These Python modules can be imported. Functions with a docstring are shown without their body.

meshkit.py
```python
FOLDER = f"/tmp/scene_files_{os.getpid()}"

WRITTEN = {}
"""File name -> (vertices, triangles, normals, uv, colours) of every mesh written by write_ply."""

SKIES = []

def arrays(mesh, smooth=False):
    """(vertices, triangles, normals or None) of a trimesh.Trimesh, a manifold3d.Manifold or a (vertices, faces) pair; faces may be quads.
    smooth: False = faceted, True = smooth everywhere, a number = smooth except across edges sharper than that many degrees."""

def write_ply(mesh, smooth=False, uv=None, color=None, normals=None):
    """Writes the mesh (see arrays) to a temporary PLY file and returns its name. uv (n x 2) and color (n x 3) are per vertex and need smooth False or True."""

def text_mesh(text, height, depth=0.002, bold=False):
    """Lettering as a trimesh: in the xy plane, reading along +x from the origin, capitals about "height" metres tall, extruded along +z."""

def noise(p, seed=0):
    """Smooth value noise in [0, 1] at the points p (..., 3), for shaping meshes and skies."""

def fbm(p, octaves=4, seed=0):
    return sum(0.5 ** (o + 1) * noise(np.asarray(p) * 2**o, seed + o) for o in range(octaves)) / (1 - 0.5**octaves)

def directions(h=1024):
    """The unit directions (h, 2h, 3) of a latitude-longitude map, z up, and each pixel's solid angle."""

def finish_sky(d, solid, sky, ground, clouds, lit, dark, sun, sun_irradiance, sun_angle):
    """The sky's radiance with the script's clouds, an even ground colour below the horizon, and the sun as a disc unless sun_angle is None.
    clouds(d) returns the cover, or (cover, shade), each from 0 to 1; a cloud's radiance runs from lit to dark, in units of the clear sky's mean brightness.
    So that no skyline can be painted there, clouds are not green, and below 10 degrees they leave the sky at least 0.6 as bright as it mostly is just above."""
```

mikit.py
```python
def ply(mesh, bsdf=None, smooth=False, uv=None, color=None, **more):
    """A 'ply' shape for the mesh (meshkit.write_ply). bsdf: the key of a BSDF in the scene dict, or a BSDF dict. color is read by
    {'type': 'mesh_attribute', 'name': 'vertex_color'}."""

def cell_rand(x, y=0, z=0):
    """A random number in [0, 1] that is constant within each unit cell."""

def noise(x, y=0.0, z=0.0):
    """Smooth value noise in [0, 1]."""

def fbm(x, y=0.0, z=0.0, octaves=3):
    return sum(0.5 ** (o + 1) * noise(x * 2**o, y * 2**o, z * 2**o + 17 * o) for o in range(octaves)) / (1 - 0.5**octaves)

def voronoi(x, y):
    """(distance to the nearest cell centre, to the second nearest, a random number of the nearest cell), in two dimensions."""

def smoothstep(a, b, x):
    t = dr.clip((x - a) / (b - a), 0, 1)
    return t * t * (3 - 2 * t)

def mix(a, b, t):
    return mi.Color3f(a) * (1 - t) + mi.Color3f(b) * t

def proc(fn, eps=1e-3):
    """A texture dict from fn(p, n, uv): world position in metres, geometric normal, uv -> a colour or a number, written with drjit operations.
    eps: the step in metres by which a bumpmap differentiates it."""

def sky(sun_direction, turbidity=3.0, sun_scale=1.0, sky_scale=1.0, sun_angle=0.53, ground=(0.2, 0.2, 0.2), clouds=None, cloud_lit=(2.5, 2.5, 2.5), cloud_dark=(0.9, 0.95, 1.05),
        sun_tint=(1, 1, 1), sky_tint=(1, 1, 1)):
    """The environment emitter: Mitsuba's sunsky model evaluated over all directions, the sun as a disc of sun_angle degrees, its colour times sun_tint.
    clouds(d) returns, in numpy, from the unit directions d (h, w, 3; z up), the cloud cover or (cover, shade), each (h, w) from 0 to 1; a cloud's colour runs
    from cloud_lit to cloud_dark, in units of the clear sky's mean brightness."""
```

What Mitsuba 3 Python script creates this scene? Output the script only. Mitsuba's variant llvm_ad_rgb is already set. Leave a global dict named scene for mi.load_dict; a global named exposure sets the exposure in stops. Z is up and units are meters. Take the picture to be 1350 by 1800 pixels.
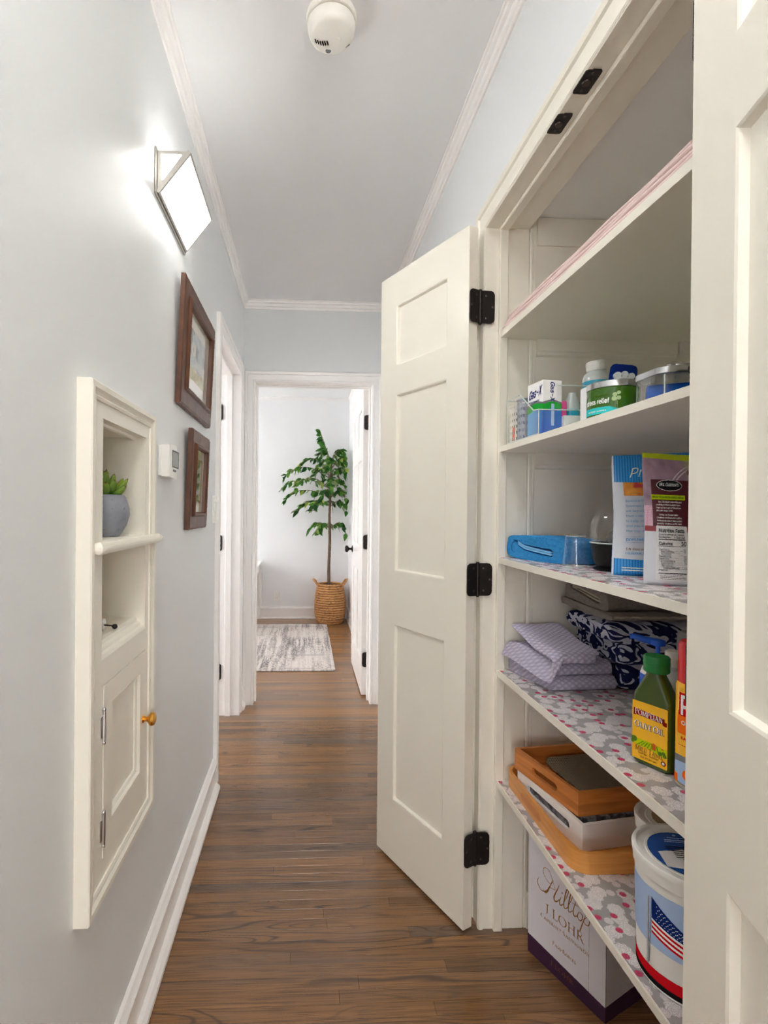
import math, random
import numpy as np, trimesh, drjit as dr, mitsuba as mi
import mikit, meshkit
from mikit import proc, noise, fbm, voronoi, cell_rand, smoothstep, mix
from shapely.geometry import Polygon, LineString, Point, box as sbox
from shapely import affinity
from shapely.ops import unary_union

T = mi.ScalarTransform4f
rng = np.random.default_rng(7)
scene, labels = {}, {}

# ------------------------------------------------------------------ camera
YAW, PITCH, ROLL = math.radians(2.66182), math.radians(0.219084), math.radians(-0.512488)
fwd = np.array([math.sin(YAW) * math.cos(PITCH), math.cos(YAW) * math.cos(PITCH), -math.sin(PITCH)])
rgt = np.array([math.cos(YAW), -math.sin(YAW), 0.0])
dwn = np.cross(fwd, rgt)
up = -(-math.sin(ROLL) * rgt + math.cos(ROLL) * dwn)
EYE = np.array([0, 0, 1.22])
scene['camera'] = {'type': 'perspective', 'fov': 2 * math.degrees(math.atan(675 / 900)), 'fov_axis': 'x', 'near_clip': 0.02, 'far_clip': 60.0,
                   'principal_point_offset_x': (675 - 578.726) / 1350,
                   'to_world': T().look_at(origin=EYE.tolist(), target=(EYE + fwd).tolist(), up=up.tolist())}
# ------------------------------------------------------------------ daylight, lamps, exposure
scene['sky'] = mikit.sky([-0.5, -0.6, 0.65], turbidity=3.5, sun_scale=0.0, sky_scale=1.0)
exposure = -0.07
L_REAR, L_BED, L_LEFT, L_SCONCE, L_SCONCE_TOP, L_CEIL = 9.5, 8.0, 9.5, 25.0, 10.0, 18.5
def glow(v, tint=(1, 1, 1)):
    return {'type': 'area', 'radiance': {'type': 'rgb', 'value': [float(v * t) for t in tint]}}

# ------------------------------------------------------------------ helpers
def lin(*c):
    c = np.array(c, float) / 255
    return np.where(c < 0.04045, c / 12.92, ((c + 0.055) / 1.055) ** 2.4).tolist()
def rgb(c): return {'type': 'rgb', 'value': list(map(float, c))}
def col(c): return c if isinstance(c, dict) else rgb(c)
def mat(name, c, rough=0.5, metal=0.0, spec=0.5, bump=None, bscale=1.0, **kw):
    b = {'type': 'principled', 'base_color': col(c), 'roughness': rough, 'metallic': metal, 'specular': spec, **kw}
    if bump is not None: b = {'type': 'bumpmap', 'tex': bump, 'scale': bscale, 'bsdf': b}
    scene[name] = {'type': 'twosided', 'bsdf': b}
    return name
def matte(name, *c):
    scene[name] = {'type': 'twosided', 'bsdf': {'type': 'diffuse', 'reflectance': rgb(lin(*c))}}
    return name
used = {}
def fresh(base):
    n = used.get(base, 0); used[base] = n + 1
    return base if n == 0 else f'{base}_{n:03d}'
def put(name, mesh, m, parent=None, smooth=False, **kw):
    key = fresh((parent + '__' if parent else '') + name)
    scene[key] = mikit.ply(mesh, m, smooth, **kw)
    return key
def root(name, label, cat, group=None):
    key = fresh(name); labels[key] = {'label': label, 'category': cat}
    if group: labels[key]['group'] = group
    return key
def solo(name, mesh, m, label, cat, group=None, smooth=False, **kw):
    key = put(name, mesh, m, None, smooth, **kw); labels[key] = {'label': label, 'category': cat}
    if group: labels[key]['group'] = group
    return key
def struct(name, mesh, m, smooth=False, label=None, **kw):
    key = put(name, mesh, m, None, smooth, **kw); labels[key] = {'kind': 'structure'}
    if label: labels[key]['label'] = label
    return key
def note(key, **kw): labels.setdefault(key, {}).update(kw)
def cat(*ms):
    out = []
    for m in ms: out += m if isinstance(m, list) else [m]
    return trimesh.util.concatenate(out)
BF = np.array([[0, 1, 3], [0, 3, 2], [4, 6, 7], [4, 7, 5], [0, 4, 5], [0, 5, 1], [2, 3, 7], [2, 7, 6], [0, 2, 6], [0, 6, 4], [1, 5, 7], [1, 7, 3]])
def box(x0, x1, y0, y1, z0, z1, b=0.0):
    x0, x1 = min(x0, x1), max(x0, x1); y0, y1 = min(y0, y1), max(y0, y1); z0, z1 = min(z0, z1), max(z0, z1)
    if b <= 0:
        v = np.array([[x, y, z] for x in (x0, x1) for y in (y0, y1) for z in (z0, z1)], float)
        return trimesh.Trimesh(v, BF, process=False)
    b = min(b, (x1 - x0) * .49, (y1 - y0) * .49, (z1 - z0) * .49)
    p = []
    for x, sx in ((x0, 1), (x1, -1)):
        for y, sy in ((y0, 1), (y1, -1)):
            for z, sz in ((z0, 1), (z1, -1)):
                p += [[x, y + sy * b, z + sz * b], [x + sx * b, y, z + sz * b], [x + sx * b, y + sy * b, z]]
    return trimesh.convex.convex_hull(np.array(p))
def xf(mesh, R=None, t=(0, 0, 0)):
    m = mesh.copy()
    v = np.asarray(m.vertices)
    if R is not None: v = v @ np.asarray(R).T
    m.vertices = v + np.asarray(t)
    return m
def rz(a): c, s = math.cos(a), math.sin(a); return np.array([[c, -s, 0], [s, c, 0], [0, 0, 1.0]])
def rx(a): c, s = math.cos(a), math.sin(a); return np.array([[1.0, 0, 0], [0, c, -s], [0, s, c]])
def ry(a): c, s = math.cos(a), math.sin(a); return np.array([[c, 0, s], [0, 1.0, 0], [-s, 0, c]])
def frame3(o, u, v, w): return np.column_stack([u, v, w]), np.array(o, float)
def ext(poly, h, z0=0.0):
    gs = [g for g in getattr(poly, 'geoms', [poly]) if g.area > 1e-9]
    m = trimesh.util.concatenate([trimesh.creation.extrude_polygon(g, h, engine='earcut') for g in gs])
    m.vertices = m.vertices + [0, 0, z0]
    return m
AX = {'x': np.array([[0, 0, 1.0], [1, 0, 0], [0, 1, 0]]), 'y': np.array([[0, -1.0, 0], [0, 0, -1.0], [1.0, 0, 0]])}
def prism_y(pts, y0, y1):
    """polygon in (x, z) run along y"""
    m = ext(Polygon(pts), y1 - y0)
    v = m.vertices; m.vertices = np.column_stack([v[:, 0], y1 - v[:, 2], v[:, 1]]); return m
def prism_x(pts, x0, x1):
    """polygon in (y, z) run along x"""
    m = ext(Polygon(pts), x1 - x0)
    v = m.vertices; m.vertices = np.column_stack([x0 + v[:, 2], v[:, 0], v[:, 1]]); return m
def mitred(path, prof, closed, place):
    """profile points (offset to the left of the path, height) swept along a 2D path with mitred corners; place(a, b, h) gives world points"""
    P = [np.array(p, float) for p in path]; n = len(P); rings = []
    for i in range(n):
        d0 = P[i] - P[i - 1] if (closed or i > 0) else P[1] - P[0]
        d1 = P[(i + 1) % n] - P[i] if (closed or i < n - 1) else P[-1] - P[-2]
        d0 = d0 / np.linalg.norm(d0); d1 = d1 / np.linalg.norm(d1)
        n0, n1 = np.array([-d0[1], d0[0]]), np.array([-d1[1], d1[0]])
        m = (n0 + n1); m = m / (m @ m) * 2 * (1 if True else 0)
        m = (n0 + n1) / (1 + n0 @ n1)
        rings.append([place(*(P[i] + m * o), h) for o, h in prof])
    k = len(prof); v = np.array(rings).reshape(-1, 3); f = []
    for i in range(n if closed else n - 1):
        for j in range(k):
            a, b = i * k + j, i * k + (j + 1) % k; c, d = ((i + 1) % n) * k + (j + 1) % k, ((i + 1) % n) * k + j
            f += [[a, b, c], [a, c, d]]
    if not closed:
        for base in (0, (n - 1) * k):
            f += [[base, base + j, base + j + 1] for j in range(1, k - 1)]
    m = trimesh.Trimesh(v, f, process=False); m.fix_normals(); return m
def lathe(prof, n=48, close=True):
    """(r, z) points revolved round z"""
    m = trimesh.creation.revolve(np.array(prof, float), sections=n); return m
def tube(pts, r, n=10, caps=True):
    p = np.array(pts, float); r = np.broadcast_to(r, (len(p),)).astype(float)
    t = np.gradient(p, axis=0); t /= np.linalg.norm(t, axis=1, keepdims=True) + 1e-12
    ref = np.array([0, 0, 1.0]) if abs(t[0][2]) < .9 else np.array([1.0, 0, 0])
    a = np.cross(t[0], ref); a /= np.linalg.norm(a); A = []
    for i in range(len(p)):
        a = a - (a @ t[i]) * t[i]; a /= np.linalg.norm(a); A.append(a)
    A = np.array(A); B = np.cross(t, A); ang = np.arange(n) * 2 * np.pi / n
    v = p[:, None] + r[:, None, None] * (np.cos(ang)[None, :, None] * A[:, None] + np.sin(ang)[None, :, None] * B[:, None])
    v = v.reshape(-1, 3); f = []
    for i in range(len(p) - 1):
        for j in range(n):
            q = [i * n + j, i * n + (j + 1) % n, (i + 1) * n + (j + 1) % n, (i + 1) * n + j]; f += [[q[0], q[1], q[2]], [q[0], q[2], q[3]]]
    if caps:
        v = np.vstack([v, p[0], p[-1]]); m = len(v)
        for j in range(n):
            f += [[m - 2, (j + 1) % n, j], [m - 1, (len(p) - 1) * n + j, (len(p) - 1) * n + (j + 1) % n]]
    mm = trimesh.Trimesh(v, f, process=False); return mm
def spline(pts, k=10):
    p = np.array(pts, float); q = np.vstack([2 * p[0] - p[1], p, 2 * p[-1] - p[-2]]); out = []
    for i in range(1, len(q) - 2):
        for t in np.linspace(0, 1, k, endpoint=False):
            a, b, c, d = q[i - 1:i + 3]
            out.append(.5 * ((2 * b) + (c - a) * t + (2 * a - 5 * b + 4 * c - d) * t ** 2 + (3 * b - 3 * c + d - a) * t ** 3))
    return np.array(out + [p[-1]])
def rounded(w, h, r, cx=0.0, cy=0.0):
    return sbox(cx - w / 2 + r, cy - h / 2 + r, cx + w / 2 - r, cy + h / 2 - r).buffer(r, 6)
def fine(mesh, e):
    v, f = trimesh.remesh.subdivide_to_size(mesh.vertices, mesh.faces, e, max_iter=12)
    m = trimesh.Trimesh(v, f, process=False); m.merge_vertices(digits_vertex=6); return m
def rough_up(mesh, amp, freq, seed=0, octaves=3):
    v = np.asarray(mesh.vertices); n = np.asarray(mesh.vertex_normals)
    mesh.vertices = v + n * ((meshkit.fbm(v * freq, octaves, seed) - .5) * 2 * amp)[:, None]; return mesh
# lettering: flat shapes in the plane (x right, y up); serif capitals drawn with thick and thin pen strokes
def arc(cx, cy, ax, ay, a0, a1, n=14): return [(cx + ax * math.cos(math.radians(a)), cy + ay * math.sin(math.radians(a))) for a in np.linspace(a0, a1, n)]
K, N_ = 'thick', 'thin'
GL = {
 'A': (.78, [(N_, [(.08, 0), (.39, 1)]), (K, [(.37, 1), (.68, 0)]), (N_, [(.18, .34), (.56, .34)])], [(.08, 0), (.68, 0)]),
 'B': (.66, [(K, [(.17, 0), (.17, 1)]), (N_, [(.17, 1), (.36, 1)] + arc(.36, .77, .16, .23, 90, -90) + [(.17, .54)]), (N_, [(.17, .54), (.38, .54)] + arc(.38, .27, .2, .27, 90, -90) + [(.17, 0)])], []),
 'C': (.78, [(K, arc(.44, .5, .34, .5, 130, 230)), (N_, arc(.44, .5, .34, .5, 40, 130)), (N_, arc(.44, .5, .34, .5, 230, 320))], []),
 'D': (.82, [(K, [(.17, 0), (.17, 1)]), (N_, [(.17, 1), (.36, 1)] + arc(.36, .5, .38, .5, 90, -90) + [(.17, 0)])], []),
 'E': (.62, [(K, [(.17, 0), (.17, 1)]), (N_, [(.1, 1), (.56, 1), (.56, .86)]), (N_, [(.17, .52), (.46, .52)]), (N_, [(.1, 0), (.58, 0), (.58, .15)])], []),
 'G': (.84, [(K, arc(.44, .5, .34, .5, 130, 230)), (N_, arc(.44, .5, .34, .5, 40, 130)), (N_, arc(.44, .5, .34, .5, 230, 310)), (K, [(.7, .08), (.7, .42)])], [(.7, .42)]),
 'H': (.84, [(K, [(.17, 0), (.17, 1)]), (K, [(.67, 0), (.67, 1)]), (N_, [(.17, .52), (.67, .52)])], [(.17, 0), (.17, 1), (.67, 0), (.67, 1)]),
 'I': (.36, [(K, [(.18, 0), (.18, 1)])], [(.18, 0), (.18, 1)]),
 'J': (.4, [(K, [(.22, 1), (.22, .05)]), (N_, [(.22, .1), (.14, -.1), (.04, -.1)])], [(.22, 1)]),
 'L': (.6, [(K, [(.17, 0), (.17, 1)]), (N_, [(.1, 0), (.56, 0), (.56, .16)])], [(.17, 1)]),
 'M': (.98, [(N_, [(.12, 0), (.16, 1)]), (K, [(.16, 1), (.48, .08)]), (N_, [(.48, .08), (.8, 1)]), (K, [(.82, 1), (.86, 0)])], [(.12, 0), (.86, 0)]),
 'N': (.86, [(N_, [(.14, 0), (.14, 1)]), (K, [(.14, 1), (.7, 0)]), (N_, [(.7, 0), (.7, 1)])], [(.14, 0), (.7, 1)]),
 'O': (.9, [(K, arc(.45, .5, .37, .5, 130, 230)), (K, arc(.45, .5, .37, .5, -50, 50)), (N_, arc(.45, .5, .37, .5, 50, 130)), (N_, arc(.45, .5, .37, .5, 230, 310))], []),
 'P': (.62, [(K, [(.17, 0), (.17, 1)]), (N_, [(.1, 1), (.34, 1)] + arc(.34, .75, .2, .25, 90, -90) + [(.17, .5)])], [(.17, 0)]),
 'R': (.72, [(K, [(.17, 0), (.17, 1)]), (N_, [(.1, 1), (.34, 1)] + arc(.34, .76, .18, .24, 90, -90) + [(.17, .52)]), (K, [(.34, .52), (.66, 0)])], [(.17, 0), (.66, 0)]),
 'S': (.58, [(N_, arc(.3, .76, .19, .24, 20, 140)), (K, arc(.3, .76, .19, .24, 140, 240)[:-1] + [(.3, .52)] + arc(.3, .25, .2, .26, 60, -40)), (N_, arc(.3, .25, .2, .25, -40, -160))], []),
 'T': (.68, [(K, [(.34, 0), (.34, 1)]), (N_, [(.06, .85), (.06, 1), (.62, 1), (.62, .85)])], [(.34, 0)]),
 'U': (.82, [(K, [(.17, 1), (.17, .3)] + arc(.42, .3, .25, .3, 180, 250)), (N_, arc(.42, .3, .25, .3, 250, 360) + [(.67, 1)])], [(.17, 1), (.67, 1)]),
 'V': (.78, [(K, [(.08, 1), (.39, 0)]), (N_, [(.39, 0), (.7, 1)])], [(.08, 1), (.7, 1)]),
 '.': (.26, [(K, [(.1, .04), (.14, .04)])], []), '-': (.4, [(N_, [(.06, .4), (.34, .4)])], [])}
def serif_text(text, h, space=.04, thick=.14, thin=.055, caps_first=1.0):
    x, gs = 0.0, []
    for w, word in enumerate(text.split(' ')):
        for i, ch in enumerate(word):
            s = caps_first if i == 0 else 1.0
            W, strokes, ser = GL[ch]
            for kind, pts in strokes:
                gs.append(affinity.translate(affinity.scale(LineString(pts).buffer((thick if kind == K else thin) / 2, 2, cap_style=2), s, s, origin=(0, 0)), x, 0))
            for sx, sy in ser:
                gs.append(affinity.translate(affinity.scale(sbox(sx - .13, sy - .025, sx + .13, sy + .025), s, s, origin=(0, 0)), x, 0))
            x += (W + space) * s
        x += .3
    return affinity.scale(unary_union(gs), h, h, origin=(0, 0)), (x - .3) * h
def poly3(poly, place, t=0.0003):
    """a flat shape in (a, b) as a thin print; place(a, b, h) -> world"""
    m = ext(poly, t); v = m.vertices
    m.vertices = np.array([place(a, b, h) for a, b, h in v]); m.fix_normals(); return m
def text3(text, h, place, bold=False, slant=0.0, width=None, t=0.0003):
    m = meshkit.text_mesh(text, h, 1.0, bold); v = np.array(m.vertices)
    if width: v[:, 0] *= width / max(v[:, 0].max(), 1e-6)
    v[:, 0] += slant * v[:, 1]
    m.vertices = np.array([place(a, b, t * c) for a, b, c in v]); return m

# ------------------------------------------------------------------ materials of the room
def peel(p, n, uv): return fbm(p.x * 90, p.y * 90, p.z * 90, 2)
def brush(p, n, uv): return fbm(p.x * 60, p.y * 60, p.z * 14, 2)
mat('wall_paint', lin(222, 225, 226), .42, spec=.35, bump=proc(peel), bscale=.0004)
mat('ceiling_paint', lin(231, 232, 233), .6, spec=.3)
mat('bedroom_paint', lin(233, 234, 236), .6, spec=.3)
mat('trim_white', lin(240, 238, 236), .32, spec=.5)
mat('cream', lin(229, 225, 213), .34, spec=.5, bump=proc(brush), bscale=.0005)
mat("cream_inside", lin(231, 227, 217), .4, spec=.5, bump=proc(brush), bscale=.0005)
mat('bronze', lin(38, 33, 32), .42, .6, .5)
mat('bronze_screw', lin(70, 62, 58), .35, .8, .5)
mat('chrome', lin(215, 215, 218), .14, 1.0)
mat('steel', lin(205, 206, 208), .2, 1.0)
mat('brass', lin(224, 166, 72), .16, 1.0)
mat('nickel', lin(206, 202, 194), .42, 1.0)
mat('white_plastic', lin(238, 238, 234), .35)
mat('black_plastic', lin(12, 12, 13), .35, spec=.3)

def wood_floor(tone, grey):
    def fn(p, n, uv):
        row = dr.floor(p.y / 0.0381)
        r = cell_rand(row, 3)
        x = p.x + 9.7 * r
        fib = fbm(x * 5, p.y * 260, row * 1.7, 3)
        pore = noise(x * 14, p.y * 620, row)
        ring = noise(x * 1.9 + 0.7 * noise(x * 6, p.y * 40, row), p.y * 30, row * 5.1) * 7 + p.y * 42
        s = dr.abs(ring - dr.floor(ring) - 0.5) * 2
        line = smoothstep(0.62, 0.98, s) * smoothstep(0.36, 0.62, fbm(x * 1.3, p.y * 9, row * 2.3, 2))
        patch = fbm(x * 1.1, p.y * 10, row * 0.37 + 4, 3)
        a = mix(lin(168, 122, 78), lin(118, 82, 50), fib)
        a = mix(a, lin(116, 97, 83), smoothstep(0.42, 0.72, patch) * grey)
        a = mix(a, lin(78, 60, 50), line * 0.85)
        a = mix(a, lin(92, 70, 55), smoothstep(0.52, 0.8, pore) * 0.5)
        return a * (tone * .80)
    return proc(fn)
for i, (tone, grey) in enumerate(((1.0, .6), (.84, .8), (1.12, .35), (.93, .9), (1.05, .7), (.74, .8))):
    mat(f'oak_{i}', wood_floor(tone, grey), .22, spec=.6)
def oak_rows(p, n, uv):
    row = dr.floor(p.y / 0.0381); r = cell_rand(row, 3)
    seg = dr.floor((p.x + 5 * r) / 0.8)
    t = 0.86 + 0.3 * cell_rand(row, seg, 9)
    x = p.x + 9.7 * r
    fib = fbm(x * 5, p.y * 200, row * 1.7, 2)
    a = mix(lin(170, 124, 82), lin(130, 92, 58), fib)
    a = mix(a, lin(120, 101, 86), 0.7 * smoothstep(0.4, 0.7, fbm(x * 1.1, p.y * 10, row * 0.37, 2)))
    f = p.y / 0.0381 - row
    return a * (.80 * t) * (1 - 0.25 * smoothstep(0.95, 0.99, f))
mat('oak_far', proc(oak_rows), .22, spec=.6)
mat('sub_floor', lin(46, 32, 22), .8)

# ------------------------------------------------------------------ the hall: measures
WL, WR, CZ, YE, YM = -0.393, 0.526, 2.52, 3.215, -0.45        # left and right wall, ceiling, end wall
WB = -0.518                                        # back of the left wall
B = box
# floor: the deck, then the oak strips
struct('floor', cat(B(-3.0, 3.0, -4.4, 0.55, -.1, 0), B(-3.0, 3.0, .55, 2.95, -.1, -.012), B(-3.0, 3.0, 2.95, 6.0, -.1, 0)), 'oak_far')
ROW = 0.0381
r0, r1 = math.ceil(.55 / ROW), math.floor(2.95 / ROW)
prng = random.Random(5)
for r in range(r0 - 1, r1 + 1):
    ya, yb = max(r * ROW, .55), min((r + 1) * ROW, 2.95)
    if yb - ya < .004: continue
    x0, x1 = (WB - .02 if 2.31 < ya < 3.05 else WL - .004), (1.13 if .6 < ya < 1.47 else WR + .005)
    x = x0; last = -1
    first = True
    while x < x1 - .02:
        L = prng.uniform(.25, .9) if first else prng.uniform(.55, 1.3)
        first = False
        e = min(x + L, x1)
        if x1 - e < .18: e = x1
        v = prng.choice([k for k in (0, 0, 0, 1, 2, 3, 3, 4, 4, 5) if k != last]); last = v
        put('plank', box(x + .0002, e - .0002, ya + .0002, yb - .0002, -.012, prng.uniform(-.0002, .0002), .0006), f'oak_{v}', 'floor')
        x = e
# walls
struct('wall_left', cat(B(WB, WL, YM, .925, 0, CZ), B(WB, WL, .925, 1.245, 0, .525), B(WB, WL, .925, 1.245, 1.412, CZ), B(WB, WL, 1.245, 2.31, 0, CZ),
                        B(WB, WL, 2.31, 3.05, 2.015, CZ), B(WB, WL, 3.05, 3.33, 0, CZ)), 'wall_paint')
struct('wall_right', cat(B(WR, .645, YM, .592, 0, CZ), B(WR, .645, .592, 1.473, 2.048, CZ), B(WR, .645, 1.473, 3.33, 0, CZ)), 'wall_paint')
struct('wall_end', cat(B(WL, -.322, YE, 3.33, 0, CZ), B(.419, WR, YE, 3.33, 0, CZ), B(-.322, .419, YE, 3.33, 2.018, CZ)), 'wall_paint')
struct('ceiling', B(-.53, .66, YM, 3.33, CZ, CZ + .08), 'ceiling_paint')
# crown mouldings
CR = [(0, 0), (.0, -.052), (.006, -.052), (.008, -.040), (.014, -.036), (.016, -.022), (.024, -.016), (.026, -.008), (.032, -.006), (.032, 0)]
def crown(path, closed=False):
    return mitred(path, CR, closed, lambda a, b, h: (a, b, CZ + h))
struct('trim', crown([(WR, YM), (WR, YE), (WL, YE), (WL, YM)]), 'trim_white', label='slim white crown moulding round the hall ceiling')
# left baseboard with cap and shoe
def base_prof(x, s, h=.135): return [(x, 0), (x + s * .028, 0), (x + s * .034, .006), (x + s * .033, .016), (x + s * .024, .026), (x + s * .014, .03), (x + s * .014, h - .032),
                                     (x + s * .02, h - .028), (x + s * .02, h - .018), (x + s * .014, h - .013), (x + s * .008, h - .004), (x, h)]
struct('baseboard_left', prism_y(base_prof(WL, 1), YM, 2.243), 'trim_white', smooth=25)
struct('baseboard_left', prism_y(base_prof(WL, 1), 3.118, YE), 'trim_white', smooth=25)
struct('baseboard_right', cat(prism_y(base_prof(WR, -1), 1.57, YE), prism_y(base_prof(WR, -1), YM, .5)), 'trim_white', smooth=25)
# door casings: stepped profile (offset outward from the opening, height above the wall)
CAS = [(0, 0), (0, .010), (.006, .014), (.012, .014), (.016, .011), (.046, .013), (.05, .018), (.064, .020), (.068, .016), (.068, 0)]
def casing(a0, a1, z1, place): return mitred([(a0, 0), (a0, z1), (a1, z1), (a1, 0)], CAS, False, place)
struct('trim', casing(-.316, .413, 2.012, lambda a, b, h: (a, YE - h, b)), 'trim_white', label='white stepped casing round the doorway at the end of the hall')
struct('trim', casing(2.316, 3.044, 2.012, lambda a, b, h: (WL + h, a, b)), 'trim_white', label='white stepped casing round the doorway on the left wall')
struct('trim', casing(.600, 1.4645, 2.042, lambda a, b, h: (WR - h, a, b)), 'cream', label='cream casing round the closet opening')
# jambs and stops
def jamb_y(x0, x1, y0, y1, z1, sy0, sy1, m, t=.02):     # opening across x in a wall running along x
    return cat(B(x0 - t, x0, y0, y1, 0, z1, .001), B(x1, x1 + t, y0, y1, 0, z1, .001), B(x0 - t, x1 + t, y0, y1, z1, z1 + t, .001),
               B(x0, x0 + .011, sy0, sy1, 0, z1, .002), B(x1 - .011, x1, sy0, sy1, 0, z1, .002), B(x0, x1, sy0, sy1, z1 - .011, z1, .002))
def jamb_x(y0, y1, x0, x1, z1, sx0, sx1, t=.02):
    return cat(B(x0, x1, y0 - t, y0, 0, z1, .001), B(x0, x1, y1, y1 + t, 0, z1, .001), B(x0, x1, y0 - t, y1 + t, z1, z1 + t, .001),
               B(sx0, sx1, y0, y0 + .012, 0, z1, .002), B(sx0, sx1, y1 - .012, y1, 0, z1, .002), B(sx0, sx1, y0, y1, z1 - .012, z1, .002))
struct('trim', jamb_y(-.322 + .006, .419 - .006, YE - .001, 3.331, 2.012, YE + .05, YE + .085, 'trim_white'), 'trim_white', label='white jamb and stop lining the doorway at the end of the hall')
struct('trim', jamb_x(2.316, 3.044, WB - .001, WL + .001, 2.012, WL - .075, WL - .04), 'trim_white', label='white jamb and stop lining the doorway on the left wall')
struct('trim', jamb_x(.600, 1.4675, .5135, .646, 2.044, .5552, .5806), 'cream', label='cream jamb and stop lining the closet opening')
# the closet
XB, YN, YF = 1.12, .585, 1.477
struct('wall_closet', cat(B(XB, XB + .08, YN - .1, YF + .1, 0, 2.2), B(.645, XB, YF, YF + .05, 0, 2.2), B(.645, XB, YN - .05, YN, 0, 2.2)), 'cream_inside')
struct('ceiling', B(.645, XB, YN, YF, 2.082, 2.2), 'ceiling_paint')
SH = [(1.7407, .018), (1.4077, .0155), (1.0875, .0165), (.7612, .0175), (.4417, .016)]
bead = [(0, 0), (0, .006), (.004, .009), (.009, .009), (.012, .005), (.019, .005), (.022, 0)]
struct('trim', mitred([(.648, 0), (.648, 2.081)], [(-o, h) for o, h in bead], False, lambda a, b, h: (a, YF - h, b)), 'cream_inside', label='thin bead running up the left inner side of the closet')
for i, (z, t) in enumerate(SH):
    zb = z - t
    hgt = .034 if i < 2 else .024
    prof = [(YF, zb), (YF - .017, zb), (YF - .017, zb - hgt), (YF - .012, zb - hgt - .003), (YF - .010, zb - hgt - .010), (YF - .004, zb - hgt - .013), (YF, zb - hgt - .014)]
    struct('trim', cat(prism_x(prof, .672, 1.093), prism_y([(1.093, zb), (1.12, zb), (1.12, zb - .055), (1.112, zb - .05), (1.1, zb - .035)], YF - .03, YF)), 'cream_inside',
           label=f'cream cleat with a moulded lower edge under the {("top", "second", "middle", "fourth", "lowest")[i]} closet shelf')
struct('trim', B(.672, 1.12, YF - .006, YF, 2.0, 2.081), 'cream_inside', label='cream board across the top of the closet side wall')
struct('baseboard_closet', cat(B(.662, 1.12, YF - .012, YF, .0, .1, .002), B(.655, .664, YF - .016, YF, 0, .105, .002)), 'cream_inside')

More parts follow.
